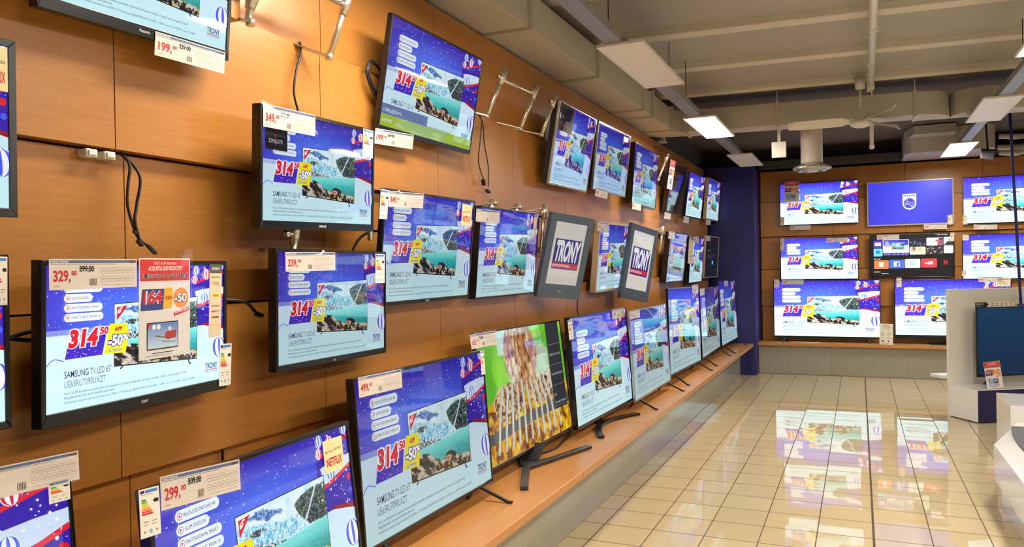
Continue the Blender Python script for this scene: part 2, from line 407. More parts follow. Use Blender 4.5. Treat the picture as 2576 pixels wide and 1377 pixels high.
def sky_gradient(s, t):
    C = np.zeros(s.shape + (3,)) + L3((54, 28, 184))
    C = blend(C, np.clip(t*1.6, 0, 1)*np.clip(1-abs(s-.45)*1.4, 0, 1), (80, 120, 250)); C = blend(C, np.clip((.25-t)*2, 0, 1), (52, 22, 160)); C = blend(C, np.clip((.2-s)*2.5, 0, .7), (70, 34, 180))
    return C
def snow_gradient(s, t):
    C = np.zeros(s.shape + (3,)) + L3((206, 228, 246)); return blend(C, np.clip(t, 0, 1), (196, 238, 244))

def ball(A, x, y, r, col, pale=(236, 240, 252)):
    A.layer().disc(x, y, r, rgb(*pale), n=20); A.layer()
    for k in (-2, 0, 2):
        pts = []
        for j in range(9):
            v = -0.98+1.96*j/8; ww = math.sqrt(max(0, 1-v*v)); c = (k/2.6)*ww; pts.append((x+r*(c-.16*ww+.28*v*.3), y+r*v))
        for j in range(8, -1, -1):
            v = -0.98+1.96*j/8; ww = math.sqrt(max(0, 1-v*v)); c = (k/2.6)*ww; pts.append((x+r*(c+.16*ww+.28*v*.3), y+r*v))
        A.poly(pts, rgb(*col))

def ad_art(osd=None):
    W, H = 1.0, 0.5625
    A = Art(W, H)
    X = lambda v: (v-140)/2025; Y = lambda v: (v-100)/1120*H
    A.grid([(0,0),(W,0),(W,.27),(0,.27)], 24, 10, sky_gradient)
    A.grid([(0,.25),(W,.25),(W,H),(0,H)], 6, 6, snow_gradient)
    A.layer().poly([(X(1720),Y(100)),(W,Y(100)),(W,Y(725)),(X(1880),Y(672)),(X(1720),Y(672))], rgb(54, 30, 168))
    A.layer().poly([(X(1880),Y(645)),(W,Y(690)),(W,Y(728)),(X(1990),Y(690)),(X(1880),Y(673))], rgb(150, 20, 36))
    A.poly([(X(1760),Y(330)+.008),(X(1860),Y(330)),(X(2000),Y(318)),(W,Y(312)),(W,Y(390)),(X(1800),Y(470))], rgb(204, 222, 246))
    A.layer().band([(X(1770),Y(270)),(X(1870),Y(240)),(X(2165),Y(170))], .012, rgb(224, 32, 60)).band([(X(1795),Y(488)),(X(1960),Y(455)),(X(2165),Y(390))], .014, rgb(224, 32, 60))
    A.disc(X(2128),Y(485),.014,rgb(214,24,44)).disc(X(2135),Y(585),.012,rgb(70,90,230))
    ball(A, X(1775),Y(150),.023,(70,100,225)); ball(A, X(1755),Y(236),.021,(220,60,90)); ball(A, X(1912),Y(186),.026,(214,40,70)); ball(A, X(2118),Y(112),.024,(70,100,225)); ball(A, X(1885),Y(405),.025,(80,110,230))
    # bottom ball and swoosh
    ball(A, X(2100),Y(905),.052,(76,92,228))
    A.layer().band([(X(145),Y(860)),(X(180),Y(825)),(X(220),Y(812)),(X(300),Y(838))], .004, rgb(96,116,232))
    # snow
    A.layer()
    for k in range(190):
        x, y = rng.rand()*W, rng.rand()*.27
        r = .0012 + .0016*rng.rand()**2
        if rng.rand() < .25: A.poly([(x,y),(x+.003,y-.001),(x+.001,y+.006),(x-.0015,y+.006)], rgb(236,240,255))
        else: A.disc(x, y, r, rgb(240,244,255), n=6)
    for k in range(26): A.disc(X(1740+420*rng.rand()), Y(110+560*rng.rand()), .002+.003*rng.rand(), rgb(250,240,250), n=8)
    # pills
    A.layer(); P = [(300,243,668,312,'RISOLUZIONE UHD 4K'),(300,322,568,388,'SLIM DESIGN'),(300,398,668,463,'PIATTAFORMA SMART'),(300,474,675,537,'DVB-T2 HEVC MAIN 10')]
    for a,b,c,d,t in P: A.pill(X(a),Y(b),X(c),Y(d),rgb(232,242,252))
    A.layer()
    for a,b,c,d,t in P:
        cy = (Y(b)+Y(d))/2; A.ring(X(a)+.018,cy,.0105,.0018,rgb(190,40,70)).poly([(X(a)+.0145,cy-.005),(X(a)+.0145,cy+.005),(X(a)+.0225,cy)],rgb(190,40,70))
        A.text(t, X(a)+.034, cy+.0052, X(c)-X(a)-.05, .0105, rgb(30,40,80), .0)
    # price block
    A.layer().poly([(X(350),Y(640)),(X(705),Y(650)),(X(663),Y(822)),(X(305),Y(825))], rgb(64,34,190))
    A.layer().poly([(X(742),Y(578)),(X(925),Y(583)),(X(942),Y(680)),(X(905),Y(830)),(X(678),Y(822))], rgb(240,226,16))
    A.layer()
    for k in range(10): A.disc(X(320+330*rng.rand()), Y(765+50*rng.rand()), .002, rgb(240,240,255), n=6)
    A.layer().text('314', X(322), Y(748), X(618)-X(322), Y(745)-Y(588), rgb(250,250,255), .13, .17)
    A.text('50', X(626), Y(662), X(728)-X(626), Y(662)-Y(590), rgb(250,250,255), .13, .17)
    A.layer().text('314', X(330), Y(742), X(606)-X(330), Y(738)-Y(596), rgb(222,22,44), .055, .17)
    A.text('50', X(633), Y(657), X(720)-X(633), Y(657)-Y(597), rgb(222,22,44), .05, .17)
    A.text('629', X(790), Y(640), X(862)-X(790), Y(640)-Y(606), rgb(220,30,80), .05, .1).band([(X(782),Y(634)),(X(868),Y(612))], .003, rgb(220,30,80))
    A.text('-50', X(712), Y(768), X(872)-X(712), Y(762)-Y(660), rgb(38,40,150), .13, .12).text('%', X(862), Y(722), X(940)-X(862), Y(716)-Y(662), rgb(38,40,150), .13, .12).text('SUL MENO CARO', X(722), Y(812), X(860)-X(722), Y(808)-Y(786), rgb(38,40,150), .12)
    A.layer().text('-50', X(718), Y(762), X(866)-X(718), Y(758)-Y(668), rgb(250,250,250), .045, .12).text('%', X(868), Y(718), X(933)-X(868), Y(714)-Y(670), rgb(250,250,250), .04, .12).text('SUL MENO CARO', X(724), Y(810), X(857)-X(724), Y(805)-Y(789), rgb(250,250,250), .01)
    # pictured set with its landscape (in front of the yellow field only at the edge)
    TL,TR,BR,BL = (X(797),Y(422)),(X(1787),Y(400)),(X(1783),Y(975)),(X(797),Y(928))
    A.z = 0.0013
    A.poly([(TL[0]-.003,TL[1]-.003),(TR[0]+.003,TR[1]-.003),(BR[0]+.003,BR[1]+.005),(BL[0]-.003,BL[1]+.005)], rgb(18,20,30))
    A.band([(X(888),Y(930)),(X(882),Y(950)),(X(855),Y(962))], .006, rgb(18,20,30)).band([(X(1670),Y(978)),(X(1676),Y(1002)),(X(1705),Y(1020))], .007, rgb(18,20,30))
    A.layer().grid([TL,TR,BR,BL], 190, 108, landscape)
    A.layer().poly([(X(820),Y(447)),(X(938),Y(437)),(X(822),Y(555))], rgb(214,20,50))
    A.layer().text('65"', X(828), Y(505), .026, .018, rgb(255,255,255), .04, 0, .5)
    A.z = 0.0038
    # yellow block and digits overlap the picture: repeat its right-hand end on top
    A.poly([(X(797),Y(580)),(X(925),Y(583)),(X(942),Y(680)),(X(905),Y(830)),(X(797),Y(826))], rgb(240,226,16))
    A.layer().text('629', X(790), Y(640), X(862)-X(790), Y(640)-Y(606), rgb(220,30,80), .05, .1).band([(X(782),Y(634)),(X(868),Y(612))], .003, rgb(220,30,80))
    A.text('-50', X(712), Y(768), X(872)-X(712), Y(762)-Y(660), rgb(38,40,150), .13, .12).text('%', X(862), Y(722), X(940)-X(862), Y(716)-Y(662), rgb(38,40,150), .13, .12)
    A.layer().text('-50', X(718), Y(762), X(866)-X(718), Y(758)-Y(668), rgb(250,250,250), .045, .12).text('%', X(868), Y(718), X(933)-X(868), Y(714)-Y(670), rgb(250,250,250), .04, .12)
    # writing
    A.text('SAMSUNG', .080, .436, .112, .026, rgb(30,36,84), .004).text('TV LED 65"', .200, .436, .106, .026, rgb(60,66,104), -.004)
    A.text('UE65RU7090UXZT', .080, .473, .196, .025, rgb(80,86,120), -.004)
    A.text('Dal 2 al 24 dicembre acquista due dei tantissimi prodotti evidenziati nel punto vendita, il meno caro lo paghi la metà!', .080, .501, .66, .0105, rgb(70,76,104), .002)
    A.text('Regolamento nei punti vendita aderenti.', .080, .517, .24, .0105, rgb(70,76,104), .002)
    A.text('Ad esempio, acquista insieme una lavatrice da 700€ e il TV Samsung UE65RU7090UXZT da 629€ = 1329€, tasi e soli 1014,50€, risparmi 314,50€', .080, .535, .71, .0095, rgb(70,76,104), .002)
    A.text('TRONY', .866, .500, .086, .026, rgb(30,40,120), .025).rect(.866, .504, .952, .5075, rgb(210,24,48)).text('NON CI SONO PARAGONI.', .866, .518, .086, .007, rgb(40,50,110), .01)
    if osd == 'label':
        A.layer().rect(.018,.085,.19,.2,rgb(16,16,18)); A.layer().text('32N5370', .04, .165, .11, .02, rgb(200,200,205)).rect(.018,0,.04,.085,rgb(40,170,230))
    if osd == 'source':
        A.layer().rect(0,.445,.46,.5,rgb(96,120,170)).rect(0,.5,W,H,rgb(160,190,60)); A.layer().text('1080p@50Hz', .02, .485, .17, .018, rgb(220,230,240)).text('HDMI2', .02, .54, .09, .018, rgb(235,240,220))
    if osd == 'home':
        A.layer().grid([(0,0),(.36,0),(.36,.19),(0,.19)], 4, 4, lambda s,t: np.zeros(s.shape+(3,))+L3((14,12,30))); A.layer().rect(.03,.07,.045,.11,rgb(220,220,230)).text('HOME', .06, .1, .07, .016, rgb(120,120,140))
    return A
AD = ad_art().mesh('advert_picture'); AD_LABEL = ad_art('label').mesh('advert_picture_with_type_label'); AD_SOURCE = ad_art('source').mesh('advert_picture_with_source_bar'); AD_HOME = ad_art('home').mesh('advert_picture_with_menu_corner')

def grill_art():
    W, H = 1.0, .5625; A = Art(W, H)
    def bg(s, t):
        C = np.zeros(s.shape+(3,)) + L3((96, 186, 44)); n = fbm(s*1.8, t, 3, 11); n2 = fbm(s*1.8, t, 18, 12); n3 = fbm(s*1.8, t, 40, 13, 2)
        C = blend(C, (n-.5)*4, (150, 230, 60)); C = blend(C, (t < .2)*(s < .35)*(s > .2)*1., (190, 226, 214))
        C = blend(C, (t > .55 + .12*(n2-.5))*1., (222, 160, 24)); C = blend(C, (t > .6)*np.clip((n2-.48)*6, 0, 1), (112, 50, 22)); C = blend(C, (t > .6)*np.clip((.4-n2)*6, 0, 1), (250, 226, 60))
        m = (((s-.26)/.16)**2 + ((t-.58)/.15)**2 < 1 + .5*(n2-.5)) | (((s-.66)/.17)**2 + ((t-.52)/.16)**2 < 1+.5*(n2-.5)); C = blend(C, m*1., (150, 96, 60)); C = blend(C, m*np.clip((n3-.45)*6, 0, 1), (226, 200, 150)); C = blend(C, m*np.clip((.4-n3)*7, 0, 1), (84, 34, 18))
        pp = ((s-.68)/.13)**2 + ((t-.3)/.13)**2 < 1; C = blend(C, pp*1., (176, 196, 150))
        st = (abs(s-.45-.03*(t-.2)) < .14+.05*np.sin(t*7)-.12*np.clip(t-.35,0,1)) & (t < .53-1.2*(s-.46)**2); C = blend(C, st*1., (176, 124, 76)); C = blend(C, st*np.clip((fbm(s*6, t*1.5, 10, 14)-.5)*7, 0, 1), (232, 204, 160)); C = blend(C, st*np.clip((.42-fbm(s*6, t*1.5, 10, 17))*8, 0, 1), (110, 54, 22))
        return C
    A.grid([(0,0),(W,0),(W,H),(0,H)], 150, 84, bg)
    A.layer().band([(0,.46),(.4,.43),(.82,.41),(1,.40)], .05, rgb(88,88,86)); A.layer()
    for k in range(11):
        x = .10+.075*k; A.band([(x*.7+.14,.24+.03*(k%2)),(x*.9+.06,.38),(x,.53)], .022, rgb(186,190,184)); 
    A.layer()
    for k in range(11):
        x = .10+.075*k; A.band([(x*.7+.146,.25),(x*.9+.066,.38),(x+.006,.52)], .007, rgb(226,230,226))
    A.layer().rect(.79,0,.97,.44,rgb(52,54,58)); A.layer()
    for y in (.11,.215,.32,.425): A.rect(.79,y,.97,y+.003,rgb(120,120,124))
    for y, t in ((.17,'DYNAMIC CRYSTAL COLOUR'),(.27,'UHD PROCESSOR'),(.375,'HDR'),(.415,'CONNECTSHARE')): A.text(t, .805, y, .15 if len(t) > 5 else .035, .011, rgb(180,180,184), .01)
    A.text('TRONY', .50, .10, .14, .03, rgb(120,120,210), .02)
    return A.mesh('grill_picture')
def crest_art():
    W, H = 1.0, .5625; A = Art(W, H)
    A.grid([(0,0),(W,0),(W,H),(0,H)], 8, 6, lambda s,t: blend(np.zeros(s.shape+(3,))+L3((50,50,196)), 1-abs(s-.5)*1.6, (66,70,230)))
    c = .5; A.layer()
    sh = [(c-.082,.165),(c+.082,.165),(c+.082,.29),(c+.075,.33),(c+.05,.36),(c,.378),(c-.05,.36),(c-.075,.33),(c-.082,.29)]
    A.poly(sh, rgb(236,240,252)); A.layer().text('PHILIPS', c-.07, .202, .14, .022, rgb(52,52,200), .03)
    A.disc(c,.29,.066,rgb(56,56,210),n=28); A.layer()
    for y in (.272,.292,.312): A.band([(c-.062+.02*abs(y-.292)*30,y+.004),(c-.03,y-.008),(c,y+.002),(c+.03,y+.010),(c+.062-.02*abs(y-.292)*30,y-.002)], .005, rgb(236,240,252))
    for x,y in ((c-.025,.246),(c+.028,.338)): A.poly([(x,y-.012),(x+.003,y-.003),(x+.012,y),(x+.003,y+.003),(x,y+.012),(x-.003,y+.003),(x-.012,y),(x-.003,y-.003)], rgb(236,240,252))
    return A.mesh('crest_picture')
def menu_art():
    W, H = 1.0, .5625; A = Art(W, H); K = lambda v: (v-180)/2200; J = lambda v: (v-110)/2200
    A.rect(0,0,W,H,rgb(10,10,14)); A.layer()
    def rr(a,b,c,d,col,r=.008):
        x0,y0,x1,y1 = K(a),J(b),K(c),J(d); A.poly([(x0+r,y0),(x1-r,y0),(x1,y0+r),(x1,y1-r),(x1-r,y1),(x0+r,y1),(x0,y1-r),(x0,y0+r)], col)
    rr(268,258,505,485,rgb(84,50,200)); rr(268,500,510,730,rgb(120,220,240)); rr(520,240,1225,640,rgb(236,236,244)); rr(520,640,1225,715,rgb(74,40,196))
    rr(1240,235,1660,455,rgb(30,26,60)); rr(1240,470,1660,700,rgb(226,236,190)); rr(1680,215,2110,450,rgb(236,240,240)); rr(1680,470,2110,695,rgb(60,46,48)); rr(2125,205,2370,440,rgb(210,224,224)); rr(2125,455,2370,680,rgb(240,240,248))
    rr(278,850,672,1105,rgb(246,130,66)); rr(690,838,1088,1095,rgb(76,116,226)); rr(1105,828,1512,1090,rgb(244,248,250)); rr(1535,822,1945,1085,rgb(246,66,66))
    A.layer().grid([(K(540),J(255)),(K(1205),J(255)),(K(1205),J(420)),(K(540),J(420))], 10, 5, sky_gradient).rect(K(540),J(420),K(1205),J(620),rgb(226,236,246))
    for k in range(4): A.pill(K(575),J(295+28*k),K(705-(k==1)*40),J(318+28*k),rgb(244,246,255))
    A.layer().grid([(K(765),J(345)),(K(1095),J(340)),(K(1095),J(540)),(K(765),J(530))], 40, 22, landscape).text('314', K(595), J(470), .045, .018, rgb(220,40,60), .04, .2).disc(K(755),J(470),.016,rgb(240,230,90))
    # little pictures
    r2 = np.random.RandomState(3)
    for k in range(26): A.disc(K(1250+390*r2.rand()), J(300+150*r2.rand()), .006*r2.rand()+.003, rgb(*(90+100*r2.rand(3)).astype(int)), n=7)
    for k in range(60): A.disc(K(1690+405*r2.rand()), J(480+205*r2.rand()), .006*r2.rand()+.003, rgb(*([200]*3 if k%2 else [40,30,34])), n=7)
    A.disc(K(1340),J(560),.028,rgb(236,190,160)).disc(K(1350),J(530),.022,rgb(30,24,24)).disc(K(1510),J(560),.026,rgb(232,196,160)).rect(K(1270),J(610),K(1640),J(680),rgb(240,236,226))
    A.poly([(K(1960),J(450)),(K(1990),J(260)),(K(2110),J(230)),(K(2110),J(450))], rgb(160,96,120)).disc(K(1950),J(310),.016,rgb(226,120,40)).disc(K(2050),J(260),.03,rgb(40,26,30),ry=.014)
    A.poly([(K(2140),J(438)),(K(2220),J(340)),(K(2370),J(330)),(K(2370),J(438))], rgb(40,44,52)).disc(K(2300),J(290),.024,rgb(200,160,150))
    A.disc(K(390),J(600),.026,rgb(40,110,190),n=20).disc(K(405),J(590),.014,rgb(90,190,150)).rect(K(300),J(320),K(470),J(420),rgb(240,240,250)).rect(K(345),J(350),K(375),J(395),rgb(226,220,60)).rect(K(400),J(350),K(430),J(395),rgb(226,220,60))
    A.rect(K(410),J(910),K(530),J(1045),rgb(252,250,250)).rect(K(808),J(895),K(970),J(1045),rgb(244,250,252))
    A.ring(K(1310),J(960),.030,.010,rgb(110,222,204),n=18).text('You', K(1620), J(985), .045, .028, rgb(255,255,255), .03).poly([(K(1722),J(905)),(K(1845),J(905)),(K(1845),J(992)),(K(1722),J(992))], rgb(252,252,252))
    A.layer().text('f', K(880), J(1045), .036, .055, rgb(60,100,210), .05).text('S', K(1288), J(982), .022, .024, rgb(110,222,204), .05).text('Tube', K(1734), J(975), .044, .022, rgb(246,90,90), .02)
    A.text('N', K(2120), J(1010), .044, .062, rgb(226,24,36), .05).text('HOT APP', K(272), J(828), .082, .014, rgb(240,240,244), .02).text('SPORTS', K(276), J(1212), .076, .014, rgb(240,240,244), .02).text('15:52', K(2055), J(150), .078, .024, rgb(244,244,248), .015)
    for a in (560,650,800,900,1025,1120): A.rect(K(a),J(670),K(a+60),J(688),rgb(210,206,240))
    A.rect(K(1890),J(100),K(2030),J(122),rgb(210,210,214)).rect(K(1975),J(132),K(2025),J(150),rgb(210,210,214)).text('TIMVISION', K(468), J(1262), .09, .012, rgb(240,240,240), .02)
    return A.mesh('smart_menu_picture')
def off_art():
    return Art(1, .5625).rect(0,0,1,.5625,rgb(14,14,22)).mesh('dark_picture')
def dialog_art():
    A = Art(1, .5625); A.rect(0,0,1,.5625,rgb(14,14,18)); A.layer().text('Aggiornamento', .2, .2, .2, .016, rgb(150,150,156)).text('Il televisore si riavvia dopo', .2, .26, .45, .012, rgb(110,110,116)).text('il completamento della ricerca', .2, .29, .4, .012, rgb(110,110,116)).rect(.52,.34,.62,.39,rgb(70,190,230)); A.layer().text('OK', .555, .375, .03, .018, rgb(20,20,30))
    return A.mesh('dialog_picture')
def blue_art():
    A = Art(1, .5625); A.grid([(0,0),(1,0),(1,.5625),(0,.5625)], 8, 6, lambda s,t: blend(np.zeros(s.shape+(3,))+L3((18,66,104)), t, (13,46,82)))
    return A.mesh('plain_blue_picture')
def logo_art():
    W, H = 1.0, 1.5; A = Art(W, H)
    A.grid([(0,0),(W,0),(W,H),(0,H)], 6, 8, lambda s,t: np.zeros(s.shape+(3,))+L3((222,216,204)))
    A.layer().rect(.09,.40,.93,1.13,rgb(44,38,130)); A.layer().rect(.09,.98,.93,1.10,rgb(206,36,60))
    A.layer().text('TRONY', .12, .95, .78, .52, rgb(240,238,244), .05, .05).text('GRUPPO ELETTROCASA', .11, 1.07, .55, .06, rgb(240,230,236), .02)
    return A.mesh('logo_picture')
PIC = dict(ad=AD, label=AD_LABEL, source=AD_SOURCE, home=AD_HOME, grill=grill_art(), crest=crest_art(), menu=menu_art(), off=off_art(), dialog=dialog_art(), blue=blue_art(), logo=logo_art())
# ------------------------------------------------------------------ printed cards
PAPER = rgb(228, 216, 204)
def price_art(price, old=None, W=.29, H=.075):
    A = Art(W, H, .0002); A.rect(0,0,W,H,PAPER)
    A.layer().rect(.004,.003,W-.004,.010,rgb(90,110,150)); A.rect(.006,.012,W*.75,.0135,rgb(150,130,120)); A.rect(W-.03,.003,W-.004,.010,rgb(176,120,110))
    A.layer().text('PREZZO SPECIALE', .007, .0092, .05, .005, rgb(230,230,230), .03)
    if price:
        a, b = price.split(','); A.text(a+',', .012, H-.02, .052, .027, rgb(206,36,44), .03).text(b, .067, H-.034, .017, .012, rgb(206,36,44), .03)
    if old: A.text(old, .092, H-.043, .047, .015, rgb(30,30,34), .03).rect(.09,H-.052,.141,H-.0505,rgb(30,30,34))
    for k in range(6): A.rect(.125+.004*k, H-.026, .1268+.004*k, H-.008, rgb(60,50,46))
    for j in range(2):
        for k in range(7): A.ring(.168+.0175*k, .030+.021*j, .0085, .0008, rgb(160,140,130), 10).rect(.164+.0175*k, .029+.021*j, .172+.0175*k, .031+.021*j, rgb(176,156,146))
    A.rect(.165,H-.009,W-.012,H-.0082,rgb(170,150,140)).rect(.012,H-.010,.03,H-.008,rgb(200,130,120))
    return A
def energy_art(W=.06, H=.13):
    A = Art(W, H, .0002); A.rect(0,0,W,H,rgb(240,232,220)); A.layer()
    A.rect(.004,.004,.016,.012,rgb(40,40,120)).rect(.018,.004,.055,.012,rgb(70,130,200)).rect(.004,.015,.04,.0165,rgb(206,120,110))
    for k, c in enumerate(((30,140,60),(110,180,50),(220,214,40),(244,190,30),(240,130,40),(230,70,40),(216,30,40))): A.poly([(.006,.028+k*.0062),(.018+k*.0032,.028+k*.0062),(.021+k*.0032,.0305+k*.0062),(.018+k*.0032,.033+k*.0062),(.006,.033+k*.0062)], rgb(*c))
    A.poly([(.040,.036),(.044,.031),(.056,.031),(.056,.041),(.044,.041)], rgb(20,20,20))
    for x, y in ((.010,.088),(.034,.088)): A.rect(x,y,x+.016,y+.002,rgb(120,110,100)).rect(x,y+.008,x+.012,y+.010,rgb(150,140,130))
    A.disc(.030,.115,.005,rgb(120,190,230)).disc(.012,.115,.003,rgb(140,130,120)).disc(.048,.115,.003,rgb(140,130,120))
    return A
def strip_art(kind, W=.055, H=.24):
    A = Art(W, H, .0002); A.rect(0,0,W,H,rgb(226,204,170)).layer().rect(0,0,W,.03,rgb(90,86,84)); A.layer()
    A.text('SONY', .010, .019, .036, .008, rgb(240,240,240), .03).text('BRAVIA', .010, .046, .036, .006, rgb(90,84,80), 0).text('WE6', .016, .070, .026, .012, rgb(140,130,124), 0).rect(.014,.098,.042,.110,rgb(250,214,40)).text('X-Reality', .010, .140, .036, .005, rgb(70,64,60), .01).text('SMART TV', .010, .158, .036, .005, rgb(70,64,60), .01).rect(.012,.172,.044,.178,rgb(120,100,50)).rect(0,.2,W,.2008,rgb(180,160,130))
    A.layer().text('HDR', .017, .107, .022, .007, rgb(70,64,60), .02)
    return A
def poster_art(price, old, W=.21, H=.30):
    A = Art(W, H, .0002); A.rect(0,0,W,H,rgb(232,226,222)); A.layer().rect(.004,.004,W-.004,.068,rgb(222,52,52))
    A.layer().text('Dal 2 al 24 dicembre', .06, .019, .09, .009, rgb(250,230,200), .01).text('ACQUISTA DUE PRODOTTI*', .035, .037, .14, .013, rgb(250,230,220), .03, .15).text('IL MENO CARO LO PAGHI LA METÀ!', .010, .061, W-.02, .016, rgb(250,244,240), .06, .1)
    A.poly([(.012,.092),(.10,.092),(.095,.155),(.006,.155)], rgb(50,70,140)).poly([(.10,.090),(.132,.090),(.140,.118),(.130,.152),(.094,.152)], rgb(240,186,50)).disc(.170,.122,.032,rgb(240,140,40)).poly([(.140,.165),(.202,.150),(.206,.163),(.140,.178)], rgb(214,44,50))
    A.layer().text('IL MENO CARO LO PAGHI LA METÀ!', .010, .061, W-.02, .016, rgb(40,44,60), .02, .1)
    A.text(price, .014, .137, .075, .040, rgb(250,250,250), .1, .1).text('-50', .140, .136, .056, .028, rgb(60,60,90), .1).text(old, .104, .126, .028, .012, rgb(206,60,50), .03).rect(.102,.119,.134,.121,rgb(206,60,50)).text('SUL MENO CARO', .144, .171, .056, .008, rgb(250,240,240), .03, 0, .2)
    A.layer().text(price, .014, .137, .075, .040, rgb(214,30,60), .04, .1).text('-50', .142, .134, .052, .025, rgb(250,250,250), .03)
    A.rect(.030,.192,.158,.288*.95,rgb(24,28,40)).rect(.05,.283,.14,.285,rgb(50,50,56))
    A.layer().grid([(.033,.195),(.155,.195),(.155,.270),(.033,.270)], 12, 8, lambda s,t: blend(np.zeros(s.shape+(3,))+L3((90,130,200)), t, (200,220,240)))
    A.layer().poly([(.100,.235),(.108,.222),(.150,.220),(.148,.243),(.110,.246)], rgb(176,52,44)).band([(.09,.25),(.15,.256)], .002, rgb(60,50,50)).band([(.062,.232),(.105,.240)], .004, rgb(130,96,66)).disc(.122,.214,.007,rgb(230,220,220)).disc(.058,.206,.008,rgb(245,245,250)).disc(.076,.206,.008,rgb(245,245,250)).poly([(.033,.195),(.048,.195),(.033,.212)], rgb(220,40,50))
    for k in range(3): A.rect(.02,.2905-.0*k,W*.6,.2915,rgb(150,130,120))
    return A
def flix_art(W=.1, H=.1):
    A = Art(W, H, .0002); A.rect(0,0,W,H,rgb(250,226,170)); A.layer().text('NETFLIX', .010, .082, W-.02, .026, rgb(206,30,34), .03).text('harman', .008, .040, .038, .010, rgb(50,50,50), 0).text('kardon', .052, .038, .038, .010, rgb(50,50,50), 0).rect(.02,.016,.06,.0175,rgb(190,170,140))
    return A
def small_sticker_art(W=.1, H=.07):
    A = Art(W, H, .0002); A.rect(0,0,W,H,rgb(240,226,190)).layer().rect(.01,.012,.09,.02,rgb(150,140,130)).rect(.01,.03,.06,.036,rgb(190,170,150)).rect(.01,.045,.08,.05,rgb(190,170,150))
    return A
def clear_art(W=.29, H=.08):
    A = Art(W, H, .0002); A.rect(0,0,W,H,rgb(214,204,196)).layer()
    A.rect(.004,.004,W-.004,.012,rgb(120,130,150)).rect(.02,.03,.09,.055,rgb(190,150,140)).rect(.12,.05,.15,.07,rgb(110,100,96))
    for k in range(6): A.ring(.175+.018*k, .035, .0075, .0008, rgb(150,140,134), 10)
    return A
def leaflet_art(W=.21, H=.3):
    A = Art(W, H, .0002); A.rect(0,0,W,H,rgb(236,226,206)).layer(); A.text('Consegna', .05, .03, .11, .014, rgb(60,90,80), .02, .1).text('e assistenza', .04, .052, .13, .014, rgb(60,90,80), .02, .1).text('Pronta consegna', .045, .078, .12, .009, rgb(110,120,120), .01).text('gli imballi', .06, .094, .09, .009, rgb(110,120,120), .01)
    for j in range(2):
        for k in range(6): A.rect(.02+.1*j,.12+.018*k,.085+.1*j-(k%2)*.015,.126+.018*k,rgb(170,160,146))
    A.disc(.05,.255,.014,rgb(40,40,40)).disc(.14,.255,.012,rgb(40,40,40)).rect(.03,.285,.16,.289,rgb(120,110,100))
    return A
_art = {}
def art_mesh(name, fn, *a):
    k = (name,) + a
    if k not in _art:
        A = fn(*a); W, H, n = A.W, A.H, len(A.v)
        # paper thickness: back face and rim
        z = -.0012
        A.v += [(-W/2,-H/2,0),(W/2,-H/2,0),(W/2,H/2,0),(-W/2,H/2,0),(-W/2,-H/2,z),(W/2,-H/2,z),(W/2,H/2,z),(-W/2,H/2,z)]
        for f in ((7,6,5,4),(0,4,5,1),(1,5,6,2),(2,6,7,3),(3,7,4,0)): A.f.append(tuple(n+i for i in f)); A.c.append([rgb(226,212,190)]*4)
        me = A.mesh(name); me.materials.append(M['paper']); _art[k] = (me, W, H)
    return _art[k]
def sheet(name, W, H, bend=.006):
    key = ('sheet', round(W,3), round(H,3))
    if key not in _art:
        me = bpy.data.meshes.new(name); n = 8
        v = [(-W/2+W*i/n, -H/2+H*j/n, .004+bend*math.sin(PI*i/n)*math.sin(PI*j/n)) for j in range(n+1) for i in range(n+1)]
        f = [(j*(n+1)+i, j*(n+1)+i+1, (j+1)*(n+1)+i+1, (j+1)*(n+1)+i) for j in range(n) for i in range(n)]
        me.from_pydata(v, [], f); me.materials.append(M['film']); [setattr(p, 'use_smooth', True) for p in me.polygons]; _art[key] = me
    return _art[key]

